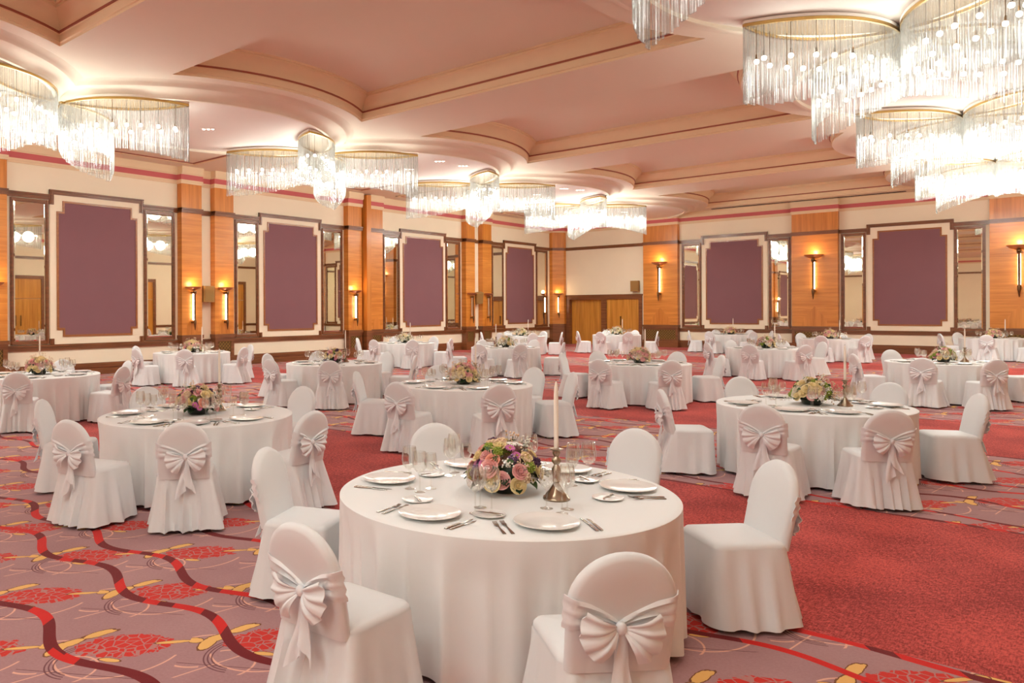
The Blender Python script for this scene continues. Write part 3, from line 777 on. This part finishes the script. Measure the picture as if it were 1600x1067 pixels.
# ------------------------------------------------------------------ chairs
def rrect(hw, y0, y1, r, n=8):
    pts = []
    for cx, cy, a0 in ((hw-r, y1-r, 0), (-hw+r, y1-r, pi/2), (-hw+r, y0+r, pi), (hw-r, y0+r, 3*pi/2)):
        for k in range(n+1):
            a = a0 + pi/2*k/n; pts.append((cx+r*cos(a), cy+r*sin(a), cos(a), sin(a)))
    # resample straight runs
    out = []
    m = len(pts)
    for i in range(m):
        p, q = pts[i], pts[(i+1) % m]; d = math.dist(p[:2], q[:2]); k = max(1, int(d/.022))
        for j in range(k):
            f = j/k; out.append(tuple(p[c]+(q[c]-p[c])*f for c in range(4)))
    return out
def back_y(z): return -.195 - max(0, z-.44)*.215
def make_chair(seed):
    R = random.Random(seed)
    t = thing('banquet_chair', '', 'chair', (0,0,0), 0, 'white covered chairs around the tables')
    o = rrect(.222, -.235, .195, .06)
    per = [0]
    for i in range(len(o)): per.append(per[-1] + math.dist(o[i][:2], o[(i+1) % len(o)][:2]))
    Lp = per[-1]
    seat = MB()
    rings = [[(x+nx*e, y+ny*e, z) for x, y, nx, ny in o] for e, z in ((-.004, .40), (0, .448), (-.004, .466), (-.018, .480), (-.045, .487))]
    for q, z in ((.6, .491), (.3, .493)): rings.append([(x*q, (y+.02)*q-.02, z) for x, y, _ in rings[4]])
    seat.loft(rings, 0, True, (True, True)); seat.build('seat', [M['satin']], t, 60)
    ph = [R.random()*6.28 for _ in range(6)]
    sk = MB(); NZ = 11; rings = []
    for k in range(NZ+1):
        f = k/NZ; z = .452 - f*(.452-.028); rg = []
        for i, (x, y, nx, ny) in enumerate(o):
            u = per[i]/Lp*2*pi
            rear = max(0, -ny); front = max(0, ny)
            # soft, irregular folds
            w = sin(9*u+ph[0])*.5 + sin(14*u+ph[1])*.38 + sin(5*u+ph[2])*.35 + rear*.8*sin(23*u+ph[3])
            w = w if w > 0 else w*.55
            amp = .040*f**.75
            amp *= 1 - .6*front; e = .003 + (.052*f + .02*f*f)*(1 - .65*front) + amp*w
            rg.append((x+nx*e, y+ny*e - rear*.02*f, z + (.006*sin(7*u+ph[4]) if k == NZ else 0)))
        rings.append(rg)
    inner = [[(x - (x)*.012, y - y*.012, z) for x, y, z in rg] for rg in reversed(rings)]
    sk.loft(rings + inner, 0); sk.build('skirt', [M['satin']], t, 60)
    # back: arched slab leaning away
    bk = MB(); w0 = .214; top = .905
    def arch(ins):
        pts = []; zc = top - w0
        for k in range(7): pts.append((-(w0-ins)*(.965+.035*k/6), .43 + (zc-.43)*k/6))
        for k in range(1, 24): a = pi - pi*k/24; pts.append(((w0-ins)*cos(a), zc + (w0-ins)*sin(a)*1.0))
        for k in range(7): pts.append(((w0-ins)*(1.0-.035*k/6), zc - (zc-.43)*k/6))
        return pts
    rings = []
    for ins, dy in ((.10, .012), (.03, .006), (.008, -.004), (0, -.026), (.008, -.048), (.03, -.058), (.10, -.060)):
        rings.append([(x, back_y(z)+dy, z) for x, z in arch(ins)])
    bk.loft(rings, 0, True, (True, True)); bk.build('backrest', [M['satin']], t, 60)
    # sash across the back
    ys = lambda z: back_y(z) - .060
    kx, kz = R.uniform(-.02, .02), .615 + R.uniform(-.012, .012)
    sa = MB()
    for s in (-1, 1):
        g = []
        for i in range(13):
            f = i/12; x = s*(.220 - f*.220) + kx*f; zc = .672 - f*(.672-kz) + .012*sin(pi*f); hh = .052*(1-f)**.8 + .016; row = []
            wrap = max(0, (.16-f)/.16)
            for j in range(9):
                v = j/8*2-1; z = zc + v*hh
                row.append((x, ys(z) - .004 + wrap*wrap*.05 - .007*sin(v*9+f*3), z))
            g.append(row)
        sa.sheet(g, .004)
    sash = sa.build('sash', [M['bow']], t, 60)
    bw = thing_part('bow', t)
    rot = R.uniform(-.12, .12); big = R.uniform(.92, 1.08); yk = ys(kz) - .012
    for s in (-1, 1):
        lp = MB(); g = []; NT_, NR = 37, 7
        for i in range(NT_):
            f = i/(NT_-1); th = radians(24 - 86*f) + rot*s; row = []
            Rm = .157*big*(1 - .20*(f-.45)**2*4*.5)
            pl = sin(f*pi*7.5 + .4) + .35*sin(f*pi*13)
            for j in range(NR+1):
                q = j/NR; r = .012 + Rm*q
                y = yk - .010 - .040*sin(min(1, q*1.05)*pi*.85) - pl*.0095*q
                row.append((kx + s*r*cos(th), y, kz + r*sin(th)))
            g.append(row)
        lp.sheet(g, .005); lp.build('loop', [M['bow']], bw, 70)
    kn = MB(); kn.blob((kx, yk-.014, kz), .024, 2, 0, (.9, .8, 1.1)); kn.build('knot', [M['bow']], bw)
    for s in (-1, 1):
        tl = MB(); ln = R.uniform(.24, .34); dr = s*R.uniform(.01, .05) + R.uniform(-.02, .02); g = []
        for i in range(12):
            f = i/11; wd = .012 + .032*f; row = []
            for j in range(7):
                v = j/6*2-1
                z = kz - .01 - ln*f - (v*s*.035 if f > .99 else v*s*.035*f*f)
                skirt_out = max(0, .47 - z)*.16
                row.append((kx + dr*f + v*wd + .006*sin(f*7+s), yk - .006 - .012*sin(v*3+f*4)*f - skirt_out - s*.003, z))
            g.append(row)
        tl.sheet(g, .004); tl.build('tail', [M['bow']], bw, 60)
    for sx in (-1, 1):
        for sy in (-1, 1):
            lg = MB(); lg.loft([[(sx*.185*k_ + r*cos(2*pi*i/8), (.15 if sy > 0 else -.20*k_) + r*sin(2*pi*i/8), z) for i in range(8)] for r, z, k_ in ((.013, 0, 1.08), (.014, .03, 1.075), (.02, .41, 1.0))], 0, True, (True, True))
            lg.build('leg', [M['legwood']], t)
    return t
def thing_part(name, parent):
    o = bpy.data.objects.new(name, None); COL.objects.link(o); o.parent = parent; o.empty_display_size = .05; return o
CHAIRS = [make_chair(s) for s in (1, 2, 3, 4)]
CH_USED = [False]*4

# ------------------------------------------------------------------ tables, cloths
TB_R = .967
def make_table():
    t = thing('banquet_table', '', 'table', (0,0,0), 0, 'round banquet tables')
    b = MB(); b.lathe([(0, .715), (.93, .715), (.94, .722), (.94, .738), (.93, .744), (0, .744)], 48); b.build('tabletop', [M['frame']], t)
    for k in range(4):
        a = pi/4 + k*pi/2; l = MB(); l.cyl((.6*cos(a), .6*sin(a), 0), .022, .022, .715, 10); l.build('leg', [M['steel']], t)
    return t
def cloth_mesh(seed):
    R = random.Random(seed); n = 220; ph = [R.random()*6.28 for _ in range(8)]
    mb = MB(); rings = []
    n = 300
    for r, z in ((.02, .7475), (.4, .7475), (.8, .7475), (.93, .7475), (.952, .746), (.963, .740)): rings.append([(r*cos(2*pi*i/n), r*sin(2*pi*i/n), z) for i in range(n)])
    fr = [R.choice((20, 22, 24)), R.choice((30, 34, 38)), R.choice((8, 9, 10)), R.choice((27, 29, 31))]
    NZ = 14
    for k in range(NZ+1):
        f = k/NZ; z = .728 - f*(.728-.03); rg = []
        for i in range(n):
            a = 2*pi*i/n
            q1 = 1 - abs(sin(fr[0]*.5*(a + .11*sin(3*a+ph[4])) + ph[0]))**.75
            q2 = 1 - abs(sin(fr[1]*.5*(a + .07*sin(4*a+ph[6])) + ph[1]))**.8
            m1 = .5 + .5*sin(2*a+ph[2]); m2 = .5 + .5*sin(3*a+ph[3])
            w = q1*(.55+.45*m1) + q2*(.25+.45*m2)
            g_ = min(1, f*4.0)*(.42+.58*f)
            r = .963 + .022*f*min(1, w) - .062*(1-min(1, w))*g_ + .004*f*sin(5*a+ph[5])
            rg.append((r*cos(a), r*sin(a), z))
        rings.append(rg)
    inn = [[(x*.996, y*.996, z) for x, y, z in rg] for rg in reversed(rings[6:])]
    mb.loft(rings + inn, 0, True, (True, False))
    return mb.mesh('tablecloth', [M['cloth']], 60)
CLOTHS = [cloth_mesh(s) for s in (11, 12, 13, 14)]

# ------------------------------------------------------------------ tableware
ZT = .7478
def m_plate(r, h):
    b = MB(); b.lathe([(0, 0), (r*.58, 0), (r*.62, .004), (r*.72, h*.55), (r*.96, h*.95), (r, h), (r*.995, h+.003), (r*.95, h+.002), (r*.72, h*.62), (r*.60, .009), (r*.3, .007), (0, .0065)], 40); return b.mesh('plate', [M['china']], 50)
def m_glass(h, rb, stem):
    b = MB(); prof = [(0, 0), (.034, 0), (.034, .002), (.015, .006), (.0045, .014), (.004, stem-.01), (.007, stem), (rb*.55, stem+.012), (rb*.88, stem+.032), (rb, stem+.058), (rb*.97, stem+(h-stem)*.62), (rb*.80, h), (rb*.785, h), (rb*.95, stem+(h-stem)*.62), (rb*.98, stem+.058), (rb*.86, stem+.034), (rb*.5, stem+.015), (0, stem+.008)]
    b.lathe(prof, 20); return b.mesh('wine_glass', [M['glass']], 50)
def strip_mesh(name, outline_half, t0, mat):
    """flat handle/blade: list of (y, halfwidth, z) stations"""
    b = MB(); b.loft([[(-w, y, z), (w, y, z), (w*.8, y, z+t0), (-w*.8, y, z+t0)] for y, w, z in outline_half], 0, True, (True, True)); return b
def m_knife(L=.235):
    b = strip_mesh('k', [(-L/2, .007, .001), (-L/2+.02, .009, .001), (-.01, .006, .002), (0, .006, .002)], .005, None)
    b.loft([[(-.006, 0, .0015), (.006, 0, .0015), (.006, 0, .004), (-.006, 0, .004)], [(-.004, .03, .001), (.010, .03, .001), (.010, .03, .003), (-.004, .03, .003)], [(-.005, L/2-.03, .001), (.010, L/2-.03, .001), (.010, L/2-.03, .003), (-.005, L/2-.03, .003)], [(-.004, L/2, .001), (-.001, L/2, .001), (-.001, L/2, .002), (-.004, L/2, .002)]], 0, True, (True, True))
    return b.mesh('table_knife', [M['steel']], 30)
def m_fork(L=.20):
    b = strip_mesh('f', [(-L/2, .009, .001), (-L/2+.03, .008, .002), (0, .0035, .004), (.03, .004, .007), (.045, .012, .005), (.058, .012, .004)], .003, None)
    for k in (-1.5, -.5, .5, 1.5):
        x = k*.0062; b.loft([[(x-.0018, y, z), (x+.0018, y, z), (x+.0018, y, z+.002), (x-.0018, y, z+.002)] for y, z in ((.055, .004), (.075, .004), (L/2, .009))], 0, True, (True, True))
    return b.mesh('table_fork', [M['steel']], 30)
ME = dict(plate=m_plate(.160, .020), side=m_plate(.085, .012), g0=m_glass(.25, .047, .112), g1=m_glass(.235, .043, .108), g2=m_glass(.21, .038, .098), knife=m_knife(), knife2=m_knife(.215), fork=m_fork(.205), fork2=m_fork(.185), bknife=m_knife(.15))

# candlestick and candle
def m_candlestick():
    b = MB()
    prof = [(0, 0), (.072, 0), (.075, .006), (.070, .014), (.060, .020), (.054, .032), (.040, .048), (.028, .066), (.019, .082), (.014, .092), (.020, .100), (.014, .108), (.018, .125), (.024, .15), (.026, .165), (.020, .18), (.012, .192), (.018, .20), (.026, .212), (.022, .226), (.012, .238), (.016, .246), (.022, .255), (.020, .268), (.034, .276), (.036, .281), (.016, .283), (.0155, .27), (0, .27)]
    n = 24; rings = []
    for r, z in prof: rings.append([(r*(1+.07*sin(8*2*pi*i/n)*(1 if .01 < z < .26 else 0))*cos(2*pi*i/n + z*3), r*(1+.07*sin(8*2*pi*i/n)*(1 if .01 < z < .26 else 0))*sin(2*pi*i/n + z*3), z) for i in range(n)])
    b.loft(rings); return b.mesh('candlestick', [M['silver']], 50)
ME['stick'] = m_candlestick()
b = MB(); b.lathe([(0, 0), (.0125, 0), (.0125, .30), (.010, .35), (.005, .378), (0, .385)], 14); ME['candle'] = b.mesh('candle', [M['wax']], 50)
b = MB(); b.cyl((0, 0, .38), .0015, .001, .014, 6); ME['wick'] = b.mesh('wick', [M['dark']])

# ------------------------------------------------------------------ flowers
def m_rose(mat, seed, r=.036):
    R = random.Random(seed); b = MB()
    for ly, (np_, rad, hh, open_) in enumerate(((3, .30, .62, .05), (4, .52, .60, .22), (5, .78, .52, .45), (6, 1.0, .40, .8))):
        for k in range(np_):
            a = 2*pi*k/np_ + ly*.7 + R.uniform(-.15, .15); sp = 2*pi/np_*.72; g = []
            for i in range(5):
                v = i/4; row = []
                for j in range(5):
                    u = (j/4-.5)*2; aa = a + u*sp; rr = r*rad*(.35 + .65*sin(v*pi/2)) + r*open_*.35*v*v
                    z = r*(-.15 + (hh+.35)*v - open_*.30*v*v*v - .18*u*u*v)
                    row.append((rr*cos(aa), rr*sin(aa), z))
                g.append(row)
            b.sheet(g, .0012)
    b.blob((0, 0, r*.1), r*.42, 1); return b.mesh('rose', [mat], 70)
def m_daisy(mat, r=.030):
    b = MB(); n = 14
    for k in range(n):
        a = 2*pi*k/n; ca, sa = cos(a), sin(a); g = []
        for i in range(4):
            v = i/3; w = r*.17*sin(pi*(.25+.7*v)); rr = r*(.2+.8*v); z = .004 + .006*sin(pi*v)
            g.append([(rr*ca - w*u*sa, rr*sa + w*u*ca, z - .001*abs(u)) for u in (-1, 0, 1)])
        b.sheet(g, .001)
    b.blob((0, 0, .005), r*.28, 1, 1, (1, 1, .5)); return b.mesh('daisy', [mat, M['daisy_eye']], 60)
def m_cluster(name, mat, r, n, fr, seed, sq=(1, 1, .9), stem=None):
    R = random.Random(seed); b = MB()
    b.blob((0, 0, 0), r*.8, 1, 0, sq)
    for k in range(n):
        z = 1 - 2*(k+.5)/n; a = k*2.39996; q = sqrt(1-z*z)
        if z < -.55: continue
        rr = r*R.uniform(.82, 1.08)
        b.blob((rr*q*cos(a)*sq[0], rr*q*sin(a)*sq[1], rr*z*sq[2]), fr*R.uniform(.7, 1.2), 1, 0)
    return b.mesh(name, [mat], 60)
def m_spray(seed, mat, n=26, ln=.07):
    R = random.Random(seed); b = MB()
    for k in range(n):
        p = Vector((R.gauss(0, .018), R.gauss(0, .018), R.uniform(0, ln)))
        b.blob(p, R.uniform(.004, .0075), 1, 0)
        if k % 3 == 0: b.loft([[(0, 0, -.03), (.001, 0, -.03), (0, .001, -.03)], [tuple(p), tuple(p+Vector((.001, 0, 0))), tuple(p+Vector((0, .001, 0)))]], 1)
    return b.mesh('blossom_spray', [mat, M['leaf']], 60)
def m_leaf(mat, L=.075, W_=.028, seed=0):
    b = MB(); g = []
    for i in range(8):
        v = i/7; w = W_*sin(pi*min(1, v*.95+.05))**.8*(1 if v < 1 else 0)
        g.append([(u*w, L*v, .012*sin(pi*v*.9) - .018*v*v + .006*abs(u)) for u in (-1, -.5, 0, .5, 1)])
    b.sheet(g, .0012); return b.mesh('leaf', [mat], 60)
FL = dict(rp=m_rose(M['rose_pink'], 1), rp2=m_rose(M['rose_pink'], 2, .030), rk=m_rose(M['rose_coral'], 3, .034), rc=m_rose(M['rose_cream'], 4, .035), rw=m_rose(M['rose_white'], 5, .033),
          dw=m_daisy(M['daisy_white']), dp=m_daisy(M['daisy_pink'], .031), vb=m_cluster('viburnum_ball', M['viburnum'], .027, 60, .0062, 6), ll=m_cluster('lilac_cluster', M['lilac'], .030, 70, .007, 7, (1, 1, 1.25)),
          lv=m_cluster('lavender_cluster', M['lavender'], .022, 44, .006, 8, (1, 1, 1.3)), bl=m_cluster('hydrangea_cluster', M['blossom'], .030, 60, .0075, 9), gy=m_spray(10, M['gyp']), gy2=m_spray(11, M['blossom'], 30),
          lf=m_leaf(M['leaf']), ld=m_leaf(M['leaf_dark'], .085, .034), lg=m_leaf(M['viburnum'], .05, .016))
FNAME = dict(rp='rose', rp2='rose', rk='rose', rc='rose', rw='rose', dw='daisy', dp='daisy', vb='viburnum_ball', ll='lilac_cluster', lv='lavender_cluster', bl='hydrangea_cluster', gy='blossom_spray', gy2='blossom_spray', lf='leaf', ld='leaf', lg='leaf')
FLAB = dict(rp='pink rose', rp2='small pink rose', rk='coral rose', rc='cream rose', rw='white rose', dw='white daisy', dp='magenta daisy', vb='lime green ball flower', ll='dark purple lilac', lv='lavender bloom', bl='peach blossom cluster', gy='white filler spray', gy2='peach filler spray')
b = MB(); b.lathe([(0, 0), (.085, 0), (.10, .02), (.11, .055), (.105, .06), (.09, .03), (0, .02)], 28); b.blob((0, 0, .075), .095, 2, 1, (1, 1, .75)); ME['bowl'] = b.mesh('flower_bowl', [M['bowl'], M['leaf_dark']])
def ori(d, spin=0):
    d = d.normalized(); q = d.to_track_quat('Z', 'Y'); return q.to_matrix().to_4x4() @ Matrix.Rotation(spin, 4, 'Z')
PAL = dict(mixed=['rp', 'bl', 'rc', 'dp', 'gy', 'rp2', 'vb', 'rc', 'dw', 'rk', 'gy2', 'll', 'rp', 'dw', 'lv', 'rc', 'bl', 'vb', 'gy', 'dp'],
           cream=['rw', 'rc', 'gy', 'rw', 'vb', 'gy2', 'rc', 'bl', 'rw', 'gy', 'dw', 'rw', 'lg', 'rc', 'gy'],
           pastel=['rc', 'rp', 'gy', 'rk', 'lv', 'bl', 'rp2', 'rc', 'gy2', 'vb', 'rp', 'dw', 'gy', 'll'],
           fresh=['rc', 'vb', 'dw', 'rp', 'gy', 'rw', 'rp2', 'dp', 'vb', 'rc', 'bl', 'gy2', 'rp'])
def bouquet_parts(pal, seed):
    """list of (key, matrix)"""
    R = random.Random(seed); out = []; P = PAL[pal]; n = 62; k2 = 0
    for k in range(n):
        zz = 1 - 1.02*(k+.5)/n; a = k*2.39996 + R.uniform(-.2, .2); q = sqrt(max(0, 1-zz*zz))
        d = Vector((q*cos(a), q*sin(a), zz)); rr = R.uniform(.93, 1.06)
        p = Vector((d.x*.195*rr, d.y*.195*rr, .075 + d.z*.20*rr)); key = P[(k*7 + R.randrange(2)) % len(P)]
        out.append((key, Matrix.Translation(p) @ ori(Vector((d.x, d.y, d.z*.9+.15)), R.random()*6) @ Matrix.Scale(R.uniform(1.02, 1.25), 4)))
    for k in range(26):
        a = R.random()*2*pi; el = R.uniform(-.1, .5); d = Vector((cos(a), sin(a), el)); p = Vector((cos(a)*R.uniform(.11, .17), sin(a)*R.uniform(.11, .17), R.uniform(.055, .11)))
        X = Matrix.Rotation(a - pi/2, 4, 'Z') @ Matrix.Rotation(el - .25, 4, 'X')
        out.append((R.choice(('lf', 'ld', 'ld')), Matrix.Translation(p) @ X @ Matrix.Scale(R.uniform(.9, 1.25), 4)))
    for k in range(14):
        zz = R.uniform(.2, .95); a = R.random()*2*pi; q = sqrt(1-zz*zz); p = Vector((q*cos(a)*.19, q*sin(a)*.19, .08+zz*.185))
        out.append(('lf', Matrix.Translation(p) @ ori(Vector((q*cos(a), q*sin(a), zz)), R.random()*6) @ Matrix.Rotation(.9, 4, 'X') @ Matrix.Scale(.7, 4)))
    return out
def bouquet(pal, seed, detailed, label, loc, rz, sc):
    parts = bouquet_parts(pal, seed)
    if detailed:
        t = thing('flower_arrangement', label, 'flowers', loc, rz, 'flower centrepieces'); t.scale = (sc,)*3
        link('flower_bowl', ME['bowl'], t)
        for key, X in parts:
            o = link(FNAME[key], FL[key], t); o.matrix_basis = X
            if key in FLAB: o['label'] = FLAB[key]
        return t
    key_ = (pal, seed)
    if key_ not in BQ:
        bm = bmesh.new(); mats = []
        for key, X in [(None, Matrix.Identity(4))] + parts:
            me = ME['bowl'] if key is None else FL[key]
            tmp = bmesh.new(); tmp.from_mesh(me); tmp.transform(X); ms = list(me.materials)
            idx = []
            for m in ms:
                if m not in mats: mats.append(m)
                idx.append(mats.index(m))
            for f in tmp.faces: f.material_index = idx[f.material_index]
            t2 = bpy.data.meshes.new('tmp'); tmp.to_mesh(t2); tmp.free(); bm.from_mesh(t2); bpy.data.meshes.remove(t2)
        me = bpy.data.meshes.new('flower_arrangement'); bm.to_mesh(me); bm.free()
        for m in mats: me.materials.append(m)
        BQ[key_] = me
    o = link('flower_arrangement', BQ[key_]); o.location = loc; o.rotation_euler = (0, 0, rz); o.scale = (sc,)*3
    return tag(o, label, 'flowers', 'flower centrepieces')
BQ = {}

# ------------------------------------------------------------------ lay out the room
DEF_A = [-150, -87, -41, 42, 88, 143]
POS = ['left side', 'front left', 'front right', 'right side', 'back right', 'back left']
TABLES = [
 # tag, x, y, chair angles, radii, near?, bouquet, candle offset (right, forward)
 ('the nearest table', -2.53, 3.74, [-158, -88, -40, 45, 91, 144], [1.48, 1.60, 1.61, 1.61, 1.74, 1.62], 1, 'mixed', (.25, -.21)),
 ('the near left table', -6.74, 4.42, [-137, -73, -37, 6, 96, 169], [1.57, 1.62, 1.66, 1.58, 1.42, 1.42], 1, 'mixed', (.17, .24)),
 ('the near right table', -2.31, 9.34, [-143, -91, -54, 29, 74, 133], [1.57, 1.62, 1.62, 1.48, 1.62, 1.70], 1, 'fresh', (.27, -.05)),
 ('the table behind the nearest one', -6.61, 8.74, [-151, -84, -37, 46, 83, 142], [1.48, 1.60, 1.60, 1.50, 1.52, 1.44], 1, 'pastel', (.20, .22)),
 ('the table at the left edge', -13.01, 5.44, [-150, -88, -34, 30, 88, 143], [1.55]*6, 1, 'pastel', (-.12, .28)),
 ('the table under two lit sconces', -16.97, 10.97, [-150, -88, -39, 18, 75, 143], [1.58]*6, 0, 'pastel', (.20, .22)),
 ('the table behind the near left one', -11.25, 10.58, [-160, -93, -46, 36, 90, 150], [1.52, 1.55, 1.62, 1.62, 1.52, 1.55], 1, 'mixed', (.22, .18)),
 ('the table under third left panel', -16.40, 18.54, [-151, -85, -40, 20, 92, 143], [1.56]*6, 0, 'cream', (.20, .22)),
 ('the table with the cream bouquet', -12.24, 18.14, [-137, -82, -43, 20, 92, 150], [1.60]*6, 0, 'cream', (-.24, .16)),
 ('the table in far left corner', -17.0, 26.3, [-150, -87, -41, 30, 88, 143], [1.58]*6, 0, 'cream', (.30, 0)),
 ('the table before the wooden doors', -14.6, 29.75, [-140, -87, -48, 20, 88, 132], [1.58]*6, 0, 'cream', (.28, .08)),
 ('the middle table beyond the candlestick', -6.61, 14.42, [-172, -89, -46, 40, 86, 147], [1.40, 1.66, 1.56, 1.52, 1.40, 1.40], 1, 'pastel', (.20, .22)),
 ('the table under left far panel', -11.14, 32.85, [-160, -100, -41, 30, 80, 130], [1.56]*6, 0, 'pastel', (.22, .20)),
 ('the table behind the near right', -6.52, 21.93, [-135, -87, -41, 48, 92, 141], [1.58]*6, 0, 'fresh', (.29, 0)),
 ('the table under middle far sconce', -6.84, 29.96, [-157, -86, -38, 55, 90, 139], [1.55]*6, 0, 'pastel', (.33, 0)),
 ('the mid-room table on the right', -2.24, 18.34, [-143, -94, -57, 35, 86, 131], [1.62]*6, 1, 'fresh', (.38, -.05)),
 ('the table in far right corner', -2.70, 33.6, [-154, -92, -41, 42, 88, 135], [1.55]*6, 0, 'pastel', (.40, 0)),
]
TAB = make_table(); tab_used = False
SIZES = [('tall', 'g0'), ('medium', 'g1'), ('small', 'g2')]
for ti, (tg, tx, ty, angs, rads, near, pal, cof) in enumerate(TABLES):
    R = random.Random(100+ti)
    place(TAB, tab_used, (tx, ty, 0), R.random(), 'round banquet table under the white cloth of %s' % tg if ti == 0 else 'round banquet table hidden by its cloth, %s' % tg); tab_used = True
    cl = link('tablecloth', CLOTHS[ti % 4]); cl.location = (tx, ty, 0); cl.rotation_euler = (0, 0, R.random()*6.28)
    tag(cl, 'floor length white tablecloth draped over %s' % tg, 'tablecloth', 'white tablecloths')
    for k in range(6):
        a = radians(angs[k]); rr = max(rads[k], 1.56) - .29; ci = (ti*5 + k*3) % 4
        px, py = tx + rr*cos(a), ty + rr*sin(a)
        place(CHAIRS[ci], CH_USED[ci], (px, py, 0), a + pi/2 + R.uniform(-.06, .06), 'white covered banquet chair at the %s of %s' % (POS[k], tg)); CH_USED[ci] = True
        # place setting
        d = Vector((-cos(a), -sin(a), 0)); rt = Vector((d.y, -d.x, 0)); c0 = Vector((tx, ty, ZT)); rz = math.atan2(d.y, d.x) - pi/2
        def put(name, me, radial, side, label, cat, grp, z=0, spin=0):
            o = link(name, me); p = c0 - d*radial + rt*side; o.location = (p.x, p.y, ZT + z); o.rotation_euler = (0, 0, rz+spin)
            return tag(o, label, cat, grp)
        wh = '%s place of %s' % (POS[k].replace(' side', ''), tg)
        put('dinner_plate', ME['plate'], .72, 0, 'white dinner plate at the %s' % wh, 'plate', 'white dinner plates')
        put('side_plate', ME['side'], .525, -.235, 'small side plate at the %s' % wh, 'plate', 'white side plates')
        for j, (sz, key) in enumerate(SIZES):
            put('wine_glass', ME[key], (.535, .455, .42)[j] + R.uniform(-.003, .003), (.15, .205, .105)[j] + R.uniform(-.003, .003), '%s wine glass at the %s' % (sz, wh), 'wine glass', 'wine glasses on the tables')
        if near:
            put('table_knife', ME['knife'], .745, .205, 'inner knife at the %s' % wh, 'knife', 'knives beside the plates', 0, -.02)
            put('table_knife', ME['knife2'], .75, .232, 'outer knife at the %s' % wh, 'knife', 'knives beside the plates', 0, -.05)
            put('table_fork', ME['fork'], .75, -.205, 'inner fork at the %s' % wh, 'fork', 'forks beside the plates')
            put('table_fork', ME['fork2'], .755, -.245, 'outer fork at the %s' % wh, 'fork', 'forks beside the plates')
            put('butter_knife', ME['bknife'], .525, -.235, 'butter knife at the %s' % wh, 'knife', 'butter knives on the side plates', .0135, .9)
    bouquet(pal, (3, 5, 9)[ti % 3] if near else 5, bool(near), 'round flower arrangement in the middle of %s' % tg, (tx, ty, ZT), R.random()*6.28, 1.0 if near else 1.05)
    if math.hypot(*cof) < .31: cof = (cof[0], (1 if cof[1] >= 0 else -1)*sqrt(.31**2 - cof[0]**2))
    cpos = Vector((tx, ty, ZT)) + CAM_R*cof[0] + CAM_F*cof[1]
    o = link('candlestick', ME['stick']); o.location = cpos; tag(o, 'silver candlestick beside the flowers on %s' % tg, 'candlestick', 'silver candlesticks')
    o = link('candle', ME['candle']); o.location = cpos + Vector((0, 0, .2705)); tag(o, 'ivory taper candle on %s' % tg, 'candle', 'ivory taper candles')
    link('wick', ME['wick'], o)

# ------------------------------------------------------------------ frontal fill comes from the added chandeliers behind the camera; world, camera
w = bpy.data.worlds.new('hall'); S.world = w; w.use_nodes = True
w.node_tree.nodes['Background'].inputs[0].default_value = (1, .9, .8, 1); w.node_tree.nodes['Background'].inputs[1].default_value = .02

cam = bpy.data.cameras.new('camera'); co = bpy.data.objects.new('camera', cam); COL.objects.link(co)
cam.sensor_width = 36; cam.sensor_fit = 'HORIZONTAL'; cam.lens = 36*F_PX/1600
cam.shift_x = (800-CX)/1600; cam.shift_y = (CY-533.5)/1600
cam.clip_end = 200
cr, sr = cos(ROLL), sin(ROLL)
Rv = CAM_R*cr - Vector((0,0,1))*sr; Uv = CAM_R*sr + Vector((0,0,1))*cr
co.matrix_world = Matrix(((Rv.x, Uv.x, -CAM_F.x, 0), (Rv.y, Uv.y, -CAM_F.y, 0), (Rv.z, Uv.z, -CAM_F.z, 1.8), (0, 0, 0, 1)))
S.camera = co
S.view_settings.view_transform = 'Standard'; S.view_settings.look = 'None'; S.view_settings.gamma = 1; S.view_settings.use_curve_mapping = False
S.view_settings.exposure = 0.3
S.cycles.use_denoising = True
S.cycles.max_bounces = 6; S.cycles.diffuse_bounces = 5; S.cycles.glossy_bounces = 3; S.cycles.transparent_max_bounces = 20; S.cycles.transmission_bounces = 3
S.cycles.adaptive_threshold = .2
S.cycles.caustics_reflective = False; S.cycles.caustics_refractive = False
S.cycles.sample_clamp_indirect = 6
